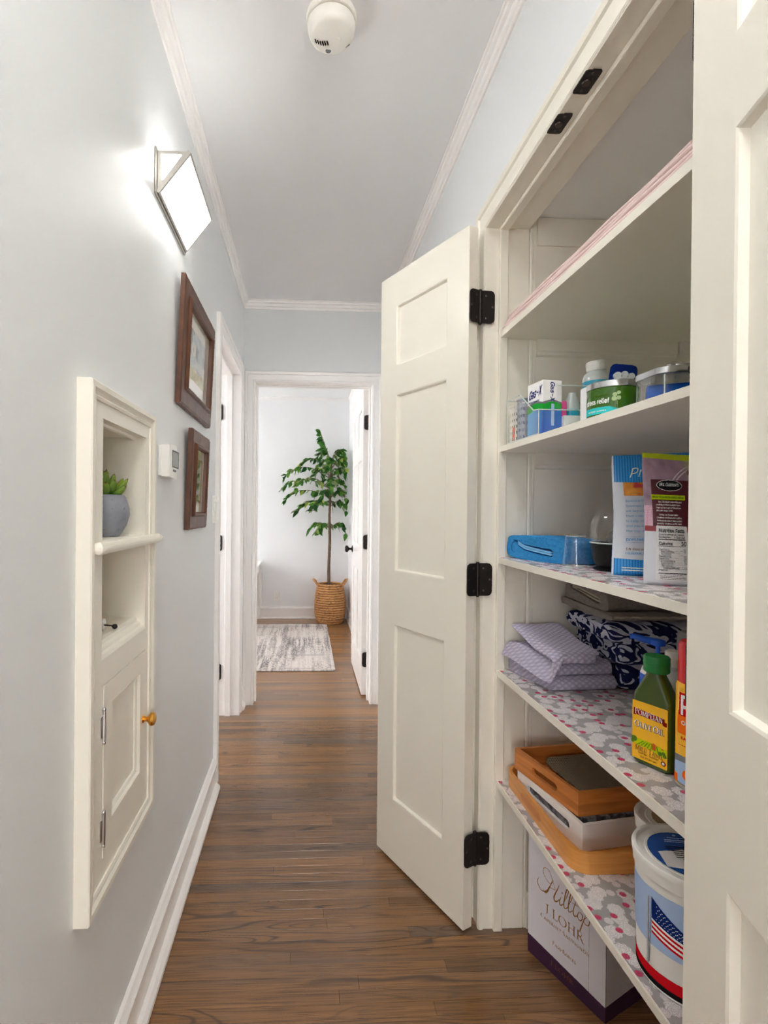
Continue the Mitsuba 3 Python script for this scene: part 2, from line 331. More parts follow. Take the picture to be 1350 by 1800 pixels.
# shelf liner: grey ground with white roses and crimson flowers
def flower(x, y, seed):
    """distance and angle from the nearest scattered centre, and a random number of it"""
    x, y = mi.Float(x), mi.Float(y); best, ang, which = mi.Float(9), mi.Float(0), mi.Float(0)
    for a in (-1, 0, 1):
        for b in (-1, 0, 1):
            cx, cy = dr.floor(x) + a, dr.floor(y) + b
            ox, oy = x - cx - .15 - .7 * cell_rand(cx, cy, seed), y - cy - .15 - .7 * cell_rand(cx, cy, seed + 1)
            d = dr.sqrt(ox * ox + oy * oy); near = d < best
            best = dr.select(near, d, best); ang = dr.select(near, dr.atan2(oy, ox), ang); which = dr.select(near, cell_rand(cx, cy, seed + 2), which)
    return best, ang, which
def bloom(d, a, w, R, k):
    edge = R * (.86 + .14 * dr.abs(dr.cos(.5 * k * a + 6 * w)))
    inside = smoothstep(edge, edge - .05, d)
    t = d / edge
    lines = smoothstep(.75, .95, dr.abs(dr.cos(t * 8.5 + .9 * dr.sin(k * a + 9 * w)))) * smoothstep(.08, .2, t)
    return inside, lines
def liner(p, n, uv):
    x, y = p.x * 30, p.y * 30
    c = mix(lin(164, 161, 160), lin(150, 147, 148), noise(x * 1.5, y * 1.5, 3))
    d, a, w = flower(x, y, 11); i1, l1 = bloom(d, a, w, .50, 9)
    white = mix(lin(222, 217, 216), lin(178, 172, 174), l1 * .8)
    c = mix(c, white, i1 * dr.select(w > .12, 1.0, 0.0))
    d, a, w = flower(x * 1.5 + 5.3, y * 1.5 + 2.7, 31); i2, l2 = bloom(d, a, w, .42, 7)
    c = mix(c, mix(lin(214, 208, 208), lin(176, 170, 172), l2 * .8), i2 * dr.select(w > .62, 1.0, 0.0))
    d, a, w = flower(x * 1.15 + 9.1, y * 1.15 + 4.4, 57); i3, l3 = bloom(d, a, w, .27, 11)
    return mix(c, mix(lin(168, 36, 76), lin(206, 118, 146), l3 * .7), i3 * dr.select(w > .64, 1.0, 0.0))
mat('floral_liner', proc(liner), .35, spec=.4)
outline = Polygon([(.559, .602), (.559, 1.4553), (.5815, 1.4553), (.5815, 1.4664), (.647, 1.4664), (.647, 1.476), (1.119, 1.476), (1.119, .587), (.647, .587), (.647, .602)])
names = ('top', 'second', 'middle', 'fourth', 'lowest')
for i, (z, t) in enumerate(SH):
    s = root('closet_shelf', f'{names[i]} painted cream board shelf in the open closet' + (' lined with floral paper' if i > 1 else ''), 'shelf', None)
    m = ext(outline, t, z - t - .0006)
    put('board', m, 'cream', s)
    if i > 1: put('liner', ext(outline.buffer(-.004, join_style=2), .0005, z - .0006), 'floral_liner', s); note(s + '__liner', label='grey paper printed with white roses and crimson flowers')

# ------------------------------------------------------------------ rooms the doors open on, and the daylight in them
struct('wall_bedroom_back', B(-2.5, .6, 5.757, 5.9, 0, 2.6), 'bedroom_paint')
struct('wall_bedroom_right', B(.487, .6, 3.33, 5.757, 0, 2.6), 'bedroom_paint')
struct('wall_bedroom_front', B(-2.5, -.53, 3.33, 3.36, 0, 2.6), 'bedroom_paint')
struct('wall_bedroom_left', cat(B(-2.6, -2.5, 3.33, 3.9, 0, 2.6), B(-2.6, -2.5, 5.3, 5.9, 0, 2.6), B(-2.6, -2.5, 3.9, 5.3, 0, .8), B(-2.6, -2.5, 3.9, 5.3, 2.2, 2.6)), 'bedroom_paint')
struct('ceiling', B(-2.6, .6, 3.33, 5.9, 2.478, 2.6), 'ceiling_paint')
struct('trim', mitred([(.487, 3.34), (.487, 5.757), (-2.5, 5.757)], [(o * .6, h * .6) for o, h in CR], False, lambda a, b, h: (a, b, 2.478 + h)), 'trim_white', label='white moulding along the bedroom ceiling')
struct('baseboard_bedroom', cat(prism_x([(5.757, 0), (5.735, 0), (5.735, .012), (5.743, .02), (5.743, .115), (5.75, .13), (5.757, .133)], -2.5, .487),
                                prism_y([(.487, 0), (.465, 0), (.465, .012), (.473, .02), (.473, .115), (.48, .13), (.487, .133)], 3.34, 5.74)), 'trim_white')
def window(place, w, h, power, tint, label):
    """a sash window whose panes are bright with daylight; place(a, b, d): a across, b up, d into the room"""
    fr = mitred([(0, 0), (0, h), (w, h), (w, 0)], [(-.05, -.06), (-.05, .0), (.0, .02), (.07, .02), (.07, 0), (0, 0), (0, -.06)], True, place)
    k = struct('window', fr, 'trim_white', label=label)
    bar = [place(a, b, d) for a in (.05, w - .05) for b in (h / 2 - .02, h / 2 + .02) for d in (-.045, -.02)]
    put('rail', trimesh.convex.convex_hull(np.array(bar)), 'trim_white', k)
    for b0, b1 in ((.05, h / 2 - .02), (h / 2 + .02, h - .05)):
        v = np.array([place(a, b, -.04) for a, b in ((.05, b0), (w - .05, b0), (w - .05, b1), (.05, b1))])
        f = np.array([[0, 1, 2], [0, 2, 3]])
        n = np.cross(v[1] - v[0], v[2] - v[0]); inward = np.array(place(0, 0, 1)) - np.array(place(0, 0, 0))
        if n @ inward < 0: f = f[:, ::-1]
        key = fresh(k + '__pane'); scene[key] = mikit.ply(trimesh.Trimesh(v, f, process=False), {'type': 'diffuse', 'reflectance': rgb((.8, .8, .8))}, False, emitter=glow(power, tint))
window(lambda a, b, d: (-2.5 + d, 3.9 + a, .8 + b), 1.4, 1.4, L_BED, (1, .995, .985), 'sash window in the bedroom left wall')
# left room
struct('wall_side_room', cat(B(-2.7, -2.6, 1.4, 3.4, 0, 2.6), B(-2.6, WB, 1.4, 1.5, 0, 2.6), B(-2.6, -.53, 3.28, 3.33, 0, 2.6)), 'bedroom_paint')
struct('ceiling', B(-2.7, WB, 1.4, 3.33, 2.52, 2.6), 'ceiling_paint')
window(lambda a, b, d: (-2.54 + d, 1.8 + a, .8 + b), 1.1, 1.4, L_LEFT, (1, 1, 1), 'sash window in the room behind the left doorway')
# the living room behind the camera
struct('wall_living_room', cat(B(-2.4, 2.4, -4.5, -4.4, 0, 2.7), B(-2.5, -2.4, -4.4, YM, 0, 2.7), B(2.4, 2.5, -4.4, YM, 0, 2.7), B(-2.4, WB, YM - .05, YM, 0, 2.7), B(.645, 2.4, YM - .05, YM, 0, 2.7), B(WB, .645, YM - .05, YM, CZ, 2.7)), 'wall_paint')
struct('ceiling', B(-2.5, 2.5, -4.5, YM, 2.6, 2.7), 'ceiling_paint')
for xx in (-1.9, .2):
    window(lambda a, b, d, xx=xx: (xx + a, -4.34 + d, .7 + b), 1.7, 1.7, L_REAR, (1, .99, .975), 'wide sash window in the rear wall of the living room')

# round flush lights in the hall ceiling, above and behind the camera
for y in (.22, -.25):
    k = struct('trim', mitred([(.06 + .19 * math.cos(a), y + .19 * math.sin(a)) for a in np.linspace(0, 2 * math.pi, 40, endpoint=False)], [(0, 0), (0, .006), (-.02, .004), (-.022, 0)], True, lambda a, b, h: (a, b, CZ - h)), 'white_plastic', label='white ring of a round flush ceiling light')
    v = [(.06 + .19 * math.cos(a), y + .19 * math.sin(a), CZ - .003) for a in np.linspace(0, 2 * math.pi, 40, endpoint=False)]
    scene[fresh(k + '__lens')] = mikit.ply(trimesh.Trimesh(np.array(v), [[0, i + 1, i] for i in range(1, 39)], process=False), {'type': 'diffuse', 'reflectance': rgb((.8, .8, .8))}, False, emitter=glow(L_CEIL, (1, .985, .96)))

# ------------------------------------------------------------------ doors
def panel_door(key, W, Z0, Z1, TH, panels, M, o, m, rec=.010):
    """slab in local (s along the leaf, d through it, z); panels are (s0, s1, z0, z1). M: 3x3, o: origin"""
    face = sbox(0, Z0, W, Z1)
    holes = unary_union([sbox(a, c, b, d) for a, b, c, d in panels])
    f = ext(face.difference(holes), TH); v = f.vertices; f.vertices = np.column_stack([v[:, 0], v[:, 2], v[:, 1]]); f.fix_normals()
    st = []
    for a, b, c, d in panels:
        for dd, sg in ((0, 1), (TH, -1)):
            st.append(mitred([(a, c), (b, c), (b, d), (a, d)], [(0, 0), (0, sg * rec), (.007, sg * rec), (.0035, sg * .0015)], True, lambda x, y, h, dd=dd: (x, dd + h, y)))
    put('frame', xf(cat(f, st), M, o), m, key)
    for a, b, c, d in panels:
        put('panel', xf(box(a - .004, b + .004, rec, TH - rec, c - .004, d + .004), M, o), m, key)
def rod(p, q, r, n=12): return tube([p, q], r, n)
def hinge(key, name, pin, z, h, w, da, db, th, screws=True, leaf_b=True):
    """butt hinge with round-cornered leaves along the directions da and db from the pin"""
    k = fresh(key + '__' + name)
    leaves = []
    for d, nrm in ((da, None), (db, None)):
        if d is None: continue
        d = np.array(d, float) / np.hypot(*d); nn = np.array([-d[1], d[0]])
        if nn[1] > 0: nn = -nn
        p = unary_union([rounded(w, h, .014, w / 2, 0), sbox(0, -h / 2, w / 2, h / 2)])
        m = ext(p, .0026); v = m.vertices
        m.vertices = np.column_stack([pin[0] + d[0] * v[:, 0] + nn[0] * v[:, 2], pin[1] + d[1] * v[:, 0] + nn[1] * v[:, 2], z + v[:, 1]]); m.fix_normals()
        leaves.append(m)
        if screws:
            for a, b in ((.3, .34), (.75, 0), (.3, -.34), (.62, .34), (.62, -.34))[:3]:
                c = np.array([pin[0] + d[0] * w * (a + .12) + nn[0] * .0026, pin[1] + d[1] * w * (a + .12) + nn[1] * .0026, z + h * b])
                s = lathe([(0, .0012), (.0022, .0011), (.004, .0004), (.004, -.001)], 12)
                R = np.column_stack([[d[0], d[1], 0], [0, 0, 1], [nn[0], nn[1], 0]])
                scr = xf(s, R, c); scr.fix_normals()
                put('screw', scr, 'bronze_screw', k, smooth=30)
    scene[k] = mikit.ply(cat(leaves), 'bronze')
    kn = [xf(lathe([(0, -h / 10 + .0004), (.0062, -h / 10 + .0004), (.0062, h / 10 - .0004), (0, h / 10 - .0004)], 14), None, (pin[0], pin[1], z + (i - 2) * h / 5)) for i in range(5)]
    tips = [xf(lathe([(0, -.004), (.004, -.0035), (.0052, 0), (0, 0)], 12), None, (pin[0], pin[1], z - h / 2)), xf(lathe([(0, 0), (.0052, 0), (.004, .0035), (0, .004)], 12), None, (pin[0], pin[1], z + h / 2))]
    put('knuckle', cat(kn, tips), 'bronze', k, smooth=40)
    return k
CP = [(.090, .342, 1.7187, 1.926), (.090, .342, 1.0125, 1.62), (.090, .342, .2225, .827)]
def leaf(label, corner, d, out, hs):
    d = np.array(d) / np.hypot(*d); nrm = np.array(out) / np.hypot(*out)
    k = root('closet_door', label, 'door', None)
    M = np.column_stack([[d[0], d[1], 0], [nrm[0], nrm[1], 0], [0, 0, 1]])
    panel_door(k, .432, .0125, 2.04, .033, CP, M, (corner[0], corner[1], 0), 'cream')
    return k
# far leaf: inner face corner, direction to its free edge, outward normal through the slab
dF = np.array([-.1955, .385]); dF /= np.linalg.norm(dF); nF = np.array([dF[1], -dF[0]])
far_leaf = leaf('open cream three-panel closet door at the far side of the closet with three black hinges', (.463, 1.449), dF, nF, None)
for z in (1.809, 1.0234, .2443):
    hinge(far_leaf, 'hinge', (.4985, 1.4575), z, .094, .042, -nF, (1, .02), 1)
dN = np.array([-.2385, -.971]); dN /= np.linalg.norm(dN); nN = np.array([-dN[1], dN[0]])
near_leaf = leaf('open cream three-panel closet door standing closest to the camera at the right edge', (.463, .599), dN, nN, None)
for z in (1.809, 1.0234, .2443):
    hinge(near_leaf, 'hinge', (.5, .598), z, .094, .034, -nN, (1, -.02), 1, screws=False)
# ball catches under the closet head
for y in (.958, 1.064):
    lab = 'black metal ball catch plate under the closet head jamb, ' + ('nearer the camera' if y < 1 else 'farther from the camera')
    k = root('door_catch', lab, 'door catch')
    pl = ext(unary_union([rounded(.031, .056, .005, .5305, y)]), .0022, 2.0415)
    put('plate', pl, 'bronze', k)
    put('socket', xf(lathe([(0, .0), (.0075, 0), (.0085, .002), (.0085, .004), (0, .004)], 20), None, (.529, y, 2.0385)), 'bronze_screw', k, smooth=30)
    for s in (-1, 1): put('screw', xf(lathe([(0, -.001), (.003, -.0006), (.0038, .001), (0, .001)], 12), None, (.531, y + s * .02, 2.0412)), 'bronze_screw', k, smooth=30)

# bedroom door, open against the right wall
pd = root('bedroom_door', 'white six-panel door standing open at the end of the hall with black knob and hinges', 'door')
PN = [(.10, .335, 1.66, 1.90), (.40, .635, 1.66, 1.90), (.10, .335, .98, 1.56), (.40, .635, .98, 1.56), (.10, .335, .22, .80), (.40, .635, .22, .80)]
Mb = np.column_stack([[0.0, 1, 0], [1.0, 0, 0], [0, 0, 1]])
dB = np.array([.001, .776]); dB /= np.linalg.norm(dB)
Mb = np.column_stack([[dB[0], dB[1], 0], [dB[1], -dB[0], 0], [0, 0, 1]])
panel_door(pd, .735, .012, 2.006, .035, PN, Mb, (.374, 3.335, 0), 'trim_white', .008)
for z in (1.793, 1.013, .245):
    hinge(pd, 'hinge', (.4125, 3.3285), z, .094, .034, (-1, .001), (0, 1), 1, screws=False)
kn = lathe([(0, 0), (.026, 0), (.027, .003), (.022, .007), (.009, .010), (.0085, .026), (.014, .032), (.025, .040), (.027, .048), (.024, .056), (.014, .061), (0, .062)], 28)
put('knob', xf(kn, np.column_stack([[0, 1, 0], [0, 0, 1.0], [-1.0, 0, 0]]), (.376, 4.035, .915)), 'bronze', pd, smooth=40)
# jamb leaves of the hinges of the door on the left wall
sd = root('side_door', 'white door swung away into the room behind the left doorway, its black hinges on the jamb', 'door')
Ms = np.column_stack([[-1.0, 0, 0], [0, 1.0, 0], [0, 0, 1]])
panel_door(sd, .70, .012, 2.0, .035, [(.09, .31, 1.66, 1.89), (.39, .61, 1.66, 1.89), (.09, .31, .98, 1.56), (.39, .61, .98, 1.56), (.09, .31, .22, .8), (.39, .61, .22, .8)], Ms, (-.532, 3.06, 0), 'trim_white', .008)
for z in (1.79, 1.02, .26):
    hinge(sd, 'hinge', (-.5245, 3.0405), z, .094, .036, (1, 0), (-1, .3), 1, screws=False)

# ------------------------------------------------------------------ wall sconce: a wedge of frosted panes in a nickel frame
sc = root('wall_sconce', 'lit wedge-shaped wall sconce with frosted panes in a brushed nickel frame', 'wall lamp')
ya, yb, zt, zb, xo = 1.338, 1.645, 2.140, 2.033, -.3055
put('back_plate', cat(B(WL, WL + .005, ya - .010, yb + .010, zb - .006, zt + .006, .002)), 'nickel', sc)
xi = WL + .006
tri = [(xi, zt), (xo, zt), (xi, zb)]
def inner(ins):
    p = Polygon(tri).buffer(-ins, join_style=1); return p.buffer(.003).buffer(0)
for y0, y1 in ((ya, ya + .004), (yb - .004, yb)):
    m = ext(Polygon(tri).difference(Polygon(tri).buffer(-.012).buffer(.004)), y1 - y0); v = m.vertices
    m.vertices = np.column_stack([v[:, 0], y0 + v[:, 2], v[:, 1]]); m.fix_normals(); put('end_frame', m, 'nickel', sc)
sl = np.array([xo - xi, zt - zb]); SL = np.linalg.norm(sl); sl /= SL; sn = np.array([sl[1], -sl[0]])
def slant(a, b, h): return (xi + sl[0] * b + sn[0] * h, a, zb + sl[1] * b + sn[1] * h)
put('front_frame', mitred([(ya, 0), (ya, SL), (yb, SL), (yb, 0)], [(0, .004), (0, -.006), (-.006, -.006), (-.006, .004)], True, lambda a, b, h: slant(a, b, h)), 'nickel', sc)
def lamp_pane(v, key, power=L_SCONCE):
    v = np.array(v); f = np.array([[0, i, i + 1] for i in range(1, len(v) - 1)])
    c = np.array([(xi * 2 + xo) / 3, (ya + yb) / 2, (zt * 2 + zb) / 3]); n = np.cross(v[1] - v[0], v[2] - v[0])
    if n @ (v.mean(0) - c) < 0: f = f[:, ::-1]
    kk = fresh(sc + '__' + key); scene[kk] = mikit.ply(trimesh.Trimesh(v, f, process=False), {'type': 'diffuse', 'reflectance': rgb((.85, .85, .85))}, False, emitter=glow(power, (1, .985, .96)))
lamp_pane([slant(ya + .006, .008, -.002), slant(yb - .006, .008, -.002), slant(yb - .006, SL - .008, -.002), slant(ya + .006, SL - .008, -.002)], 'glass_pane')
for y in (ya + .002, yb - .002):
    lamp_pane([(xi + .008, y, zt - .008), (xo - .02, y, zt - .008), (xi + .008, y, zb + .024)], 'glass_pane')
lamp_pane([(xi + .004, ya + .006, zt - .003), (xo - .008, ya + .006, zt - .003), (xo - .008, yb - .006, zt - .003), (xi + .004, yb - .006, zt - .003)], 'glass_pane', L_SCONCE_TOP)

# ------------------------------------------------------------------ builders for the things
def placer(o, u, v, w):
    o, u, v, w = (np.array(q, float) for q in (o, u, v, w))
    return lambda a, b, h=0.0: o + a * u + b * v + h * w
def unit(*v): v = np.array(v, float); return v / np.linalg.norm(v)
def sheet(G, t):
    """a closed cloth of thickness t over a grid of points (n, m, 3)"""
    G = np.array(G, float); n, m = G.shape[:2]
    du, dv = np.gradient(G, axis=0), np.gradient(G, axis=1)
    N = np.cross(du, dv); N /= np.linalg.norm(N, axis=2, keepdims=True) + 1e-12
    v = np.vstack([(G + N * t / 2).reshape(-1, 3), (G - N * t / 2).reshape(-1, 3)]); o = n * m; f = []
    for i in range(n - 1):
        for j in range(m - 1):
            a, b, c, d = i * m + j, (i + 1) * m + j, (i + 1) * m + j + 1, i * m + j + 1
            f += [[a, b, c], [a, c, d], [o + a, o + c, o + b], [o + a, o + d, o + c]]
    rim = [j for j in range(m)] + [i * m + m - 1 for i in range(1, n)] + [(n - 1) * m + j for j in range(m - 2, -1, -1)] + [i * m for i in range(n - 2, 0, -1)]
    for a, b in zip(rim, rim[1:] + rim[:1]): f += [[a, b, o + b], [a, o + b, o + a]]
    mm = trimesh.Trimesh(v, f, process=False); mm.fix_normals(); return mm
def slab3(poly, L, place, e=None):
    """a cross-section in (a, b) run along c from 0 to L; place(a, b, c)"""
    if e:
        poly = poly.segmentize(e); n = max(2, int(round(L / e))) + 1; zs_ = np.linspace(0, L, n); parts = []
        for g in getattr(poly, 'geoms', [poly]):
            for r in [g.exterior, *g.interiors]:
                p = np.array(r.coords)[:-1]; k = len(p)
                v = np.array([(x, y, z) for z in zs_ for x, y in p]); j = np.arange(k); f = []
                for i in range(n - 1):
                    a_, b_, c_, d_ = i * k + j, i * k + (j + 1) % k, (i + 1) * k + (j + 1) % k, (i + 1) * k + j
                    f += [np.column_stack([a_, b_, c_]), np.column_stack([a_, c_, d_])]
                f = np.vstack(f); parts.append(trimesh.Trimesh(v, f if r.is_ccw else f[:, ::-1], process=False))
            cv, cf = trimesh.creation.triangulate_polygon(g, engine='earcut')
            parts.append(trimesh.Trimesh(np.column_stack([cv, np.zeros(len(cv))]), cf[:, ::-1], process=False))
            parts.append(trimesh.Trimesh(np.column_stack([cv, np.full(len(cv), L)]), cf, process=False))
        m = trimesh.util.concatenate(parts); m.merge_vertices(digits_vertex=6)
        if getattr(m, 'face_normals', None) is not None and m.volume < 0: m.invert()
    else:
        m = ext(poly, L)
    m.vertices = np.array([place(a, b, c) for a, b, c in m.vertices]); m.fix_normals(); return m
def loft(secs, n=10, seg=6):
    """rounded rectangles (z, w, d, r) stacked up the z axis"""
    rings = []
    for z, w, d, r in secs:
        r = min(r, w / 2 - 1e-5, d / 2 - 1e-5); ring = []
        for cx, cy, a0 in ((w / 2 - r, d / 2 - r, 0), (-w / 2 + r, d / 2 - r, 90), (-w / 2 + r, -d / 2 + r, 180), (w / 2 - r, -d / 2 + r, 270)):
            for k in range(seg + 1):
                a = math.radians(a0 + 90 * k / seg); ring.append((cx + r * math.cos(a), cy + r * math.sin(a), z))
        rings.append(ring)
    m = len(rings[0]); v = np.array(rings).reshape(-1, 3); f = []
    for i in range(len(rings) - 1):
        for j in range(m):
            a, b, c, d = i * m + j, i * m + (j + 1) % m, (i + 1) * m + (j + 1) % m, (i + 1) * m + j; f += [[a, b, c], [a, c, d]]
    for base, flip in ((0, 1), ((len(rings) - 1) * m, 0)):
        for j in range(1, m - 1): f.append([base, base + j + 1, base + j] if flip else [base, base + j, base + j + 1])
    mm = trimesh.Trimesh(v, f, process=False); return mm
def cyl_place(cx, cy, rfun, ang0, sgn=1):
    """wraps (arc length, z) round an upright tapered can"""
    def pl(a, b, h=0.0):
        r = rfun(b); t = ang0 + sgn * a / r
        return (cx + (r + h) * math.cos(t), cy + (r + h) * math.sin(t), b)
    return pl
def wrap_print(poly, place, e=.006, t=.0003):
    gs = [g for g in getattr(poly, 'geoms', [poly]) if g.area > 1e-9]
    m = cat([fine(trimesh.creation.extrude_polygon(g, t, engine='earcut'), e) for g in gs])
    m.vertices = np.array([place(a, b, h) for a, b, h in m.vertices]); m.fix_normals(); return m
def print_text(text, h, place, **kw): return text3(text, h, place, **kw)
for nm, c in dict(ink_black=(28, 26, 28), ink_white=(240, 240, 240), ink_grey=(120, 122, 126), ink_navy=(18, 40, 104), ink_red=(196, 22, 34), ink_gold=(176, 132, 40), ink_brown=(122, 84, 44), ink_teal=(60, 190, 190),
                  ink_yellow=(246, 196, 30), ink_maroon=(128, 26, 22), ink_plum=(84, 24, 40), ink_lime=(190, 205, 20), ink_lightblue=(168, 190, 224), ink_blue=(20, 90, 178), ink_green=(40, 160, 60),
                  ink_orange=(236, 108, 30), ink_paper=(236, 236, 238), ink_leaf=(86, 120, 40), ink_terracotta=(200, 90, 40), ink_sky=(118, 170, 214)).items(): matte(nm, *c)

# ------------------------------------------------------------------ recessed wall cabinet
cb = root('wall_cabinet', 'narrow cream recessed wall cabinet with open niches above a small panelled door', 'cabinet')
XF = WL + .018
face = sbox(.908, .512, 1.263, 1.43).difference(sbox(.966, .937, 1.2215, 1.3855)).difference(sbox(.974, .5615, 1.2295, .8877))
def wallp(a, b, h): return (XF + h, a, b)
m = ext(face, .026); v = m.vertices; m.vertices = np.column_stack([XF - .026 + v[:, 2], v[:, 0], v[:, 1]]); m.fix_normals()
put('face_frame', m, 'cream', cb)
put('backband', mitred([(.926, .526), (.926, 1.414), (1.246, 1.414), (1.246, .526)], [(0, 0), (0, .0035), (.005, .0055), (.0095, .0015), (.013, .004), (.018, .009), (.028, .0095), (.030, .007), (.030, -.0178), (.012, -.0178)], True, lambda a, b, h: (XF + h, a, b)), 'cream', cb)
xb = -.512
put('niche_box', cat(B(xb - .012, XF - .024, .954, .966, .94, 1.398), B(xb - .012, XF - .024, 1.2215, 1.2335, .94, 1.398), B(xb - .012, xb, .954, 1.2335, .94, 1.398),
                     B(xb, XF - .024, .966, 1.2215, 1.3855, 1.398), B(xb, XF - .024, .966, 1.2215, .945, .965)), 'cream', cb)
put('head_bead', prism_y([(XF - .026, 1.3855), (XF - .020, 1.3855), (XF - .022, 1.381), (XF - .027, 1.379), (XF - .030, 1.3855)], .966, 1.2215), 'cream', cb)
put('sill_moulding', prism_y([(XF, .937), (XF - .003, .944), (XF - .009, .947), (XF - .011, .953), (XF - .017, .956), (XF - .019, .963), (XF - .026, .966), (XF - .03, .937)], .966, 1.2215), 'cream', cb)
# shelf with a bullnose that returns at both ends
nose = unary_union([sbox(xb, .966, XF, 1.2215), Polygon([(XF, .908), (-.353, .912), (-.351, .918), (-.351, 1.283), (-.353, 1.289), (XF, 1.292)])])
lay = []
for dz, off in ((0, -.003), (.003, 0), (.010, .0015), (.017, 0), (.0205, -.002), (.022, -.006)):
    pass
secs = [(1.137, -.009), (1.1384, -.006), (1.1402, -.0035), (1.1424, -.0015), (1.145, 0.0), (1.1510, -.0015), (1.1538, -.0035), (1.1560, -.006), (1.1576, -.009), (1.159, -.01)]
put('shelf', cat([ext(nose.buffer(a, join_style=1) if a < 0 else nose, z1 - z0, z0) for (z0, a), (z1, _) in zip(secs, secs[1:])] + [ext(sbox(xb, .966, XF, 1.2215), .022, 1.137)]), 'cream', cb)
dk = fresh(cb + '__door')
fr = sbox(.9755, .563, 1.2278, .8862).difference(sbox(1.018, .617, 1.187, .843))
m = ext(fr, .018); v = m.vertices; m.vertices = np.column_stack([XF - .0165 + v[:, 2], v[:, 0], v[:, 1]]); m.fix_normals()
stk = mitred([(1.018, .617), (1.187, .617), (1.187, .843), (1.018, .843)], [(0, .0015), (0, -.013), (.014, -.013), (.010, -.007), (.004, -.004)], True, lambda a, b, h: (XF + h, a, b))
scene[dk] = mikit.ply(cat(m, stk), 'cream')
put('panel', B(XF - .016, XF - .010, 1.016, 1.189, .615, .845), 'cream', dk)
for z in (.813, .62):
    h1 = cat(B(XF - .001, XF + .003, .9745, .985, z - .027, z + .027, .0012), B(XF - .001, XF + .0025, .962, .9725, z - .02, z + .02, .001))
    put('hinge', cat(h1, tube([(XF + .003, .9735, z - .029), (XF + .003, .9735, z + .029)], .0032, 10), xf(trimesh.creation.icosphere(2, .004), None, (XF + .003, .9735, z + .031)), xf(trimesh.creation.icosphere(2, .004), None, (XF + .003, .9735, z - .031))), 'chrome', dk, smooth=40)
kb = lathe([(0, 0), (.0085, 0), (.009, .002), (.0058, .005), (.0055, .010), (.009, .014), (.0145, .018), (.0158, .022), (.0135, .027), (.007, .0295), (0, .030)], 32)
put('knob', xf(kb, np.column_stack([[0, 1.0, 0], [0, 0, 1.0], [1.0, 0, 0]]), (XF + .001, 1.208, .730)), 'brass', dk, smooth=40)
# little clear bumper with a dark screw left in the lower niche
bp = root('clear_bumper', 'tiny clear disc with a dark screw standing on the lower niche floor', 'bumper')
scene['clear_sheet'] = {'type': 'thindielectric', 'int_ior': 1.49}
put('disc', xf(lathe([(0, 0), (.0105, 0), (.0115, .002), (.0105, .004), (0, .004)], 24), ry(math.pi / 2) @ rz(.4), (-.42, 1.085, .9785)), 'white_plastic', bp, smooth=40)
put('screw', cat(tube([(-.418, 1.085, .977), (-.400, 1.088, .974)], .0015, 8), xf(trimesh.creation.icosphere(2, .0055), None, (-.396, 1.089, .9725))), 'bronze', bp, smooth=True)

# concrete pot and succulent
def conc(p, n, uv): return mix(lin(112, 116, 126), lin(150, 153, 162), fbm(p.x * 40, p.y * 40, p.z * 40, 4)) * (1 - 0.25 * smoothstep(.86, .9, noise(p.x * 160, p.y * 160, p.z * 160)))
mat('concrete', proc(conc), .75, spec=.3)
pc = (-.4335, 1.115)
pz = [(0, 0), (.033, 0), (.037, .003), (.049, .024), (.0555, .047), (.0545, .062), (.0475, .085), (.044, .089), (.040, .089), (.039, .078), (0, .078)]
solo('plant_pot', xf(lathe(pz, 14), rz(.2), (pc[0], pc[1], 1.1592)), 'concrete', 'faceted grey concrete pot on the niche shelf', 'plant pot', smooth=25)
def succ(p, n, uv):
    return mix(mix(lin(74, 118, 52), lin(146, 160, 40), fbm(p.x * 22, p.y * 22, p.z * 22, 2)), lin(96, 62, 40), smoothstep(.9, .985, uv.y))
mat('succulent_skin', proc(succ), .45, spec=.4)
sk = root('succulent', 'green succulent with plump pointed leaves growing in the concrete pot', 'plant')
def fat_leaf(L, w):
    rings = []
    for t in np.linspace(0, 1, 9):
        r = w * (math.sin(math.pi * min(t * .78 + .16, 1.0)) ** .8) if t < 1 else .0004
        rings.append([(r * math.cos(a), r * .62 * math.sin(a) + .20 * L * t * t, L * t) for a in np.linspace(0, 2 * math.pi, 10, endpoint=False)])
    v = np.array(rings).reshape(-1, 3); f = []
    for i in range(8):
        for j in range(10):
            a, b, c, d = i * 10 + j, i * 10 + (j + 1) % 10, (i + 1) * 10 + (j + 1) % 10, (i + 1) * 10 + j; f += [[a, b, c], [a, c, d]]
    return trimesh.Trimesh(v, f, process=False), np.column_stack([np.zeros(90), np.repeat(np.linspace(0, 1, 9), 10)])
put('stem', xf(lathe([(0, 0), (.036, 0), (.03, .012), (.012, .024), (0, .026)], 14), None, (pc[0], pc[1], 1.236)), 'succulent_skin', sk, smooth=True)
for n, tilt, L, w, z in ((9, 1.15, .040, .0105, 1.244), (8, .82, .046, .0105, 1.247), (6, .5, .048, .0098, 1.252), (4, .2, .046, .0085, 1.256)):
    for i in range(n):
        a = 2 * math.pi * (i + .5 * (n % 2) + .13 * n) / n + rng.normal(0, .08)
        lm, luv = fat_leaf(L * rng.uniform(.88, 1.1), w)
        tl = tilt + rng.normal(0, .06)
        # lean outward: local +y bends back up
        M = rz(a) @ ry(tl) @ rz(math.pi / 2)
        rr = .024 * math.sin(tl)
        put('leaf', xf(lm, M, (pc[0] + rr * math.cos(a), pc[1] + rr * math.sin(a), z)), 'succulent_skin', sk, smooth=True, uv=luv)

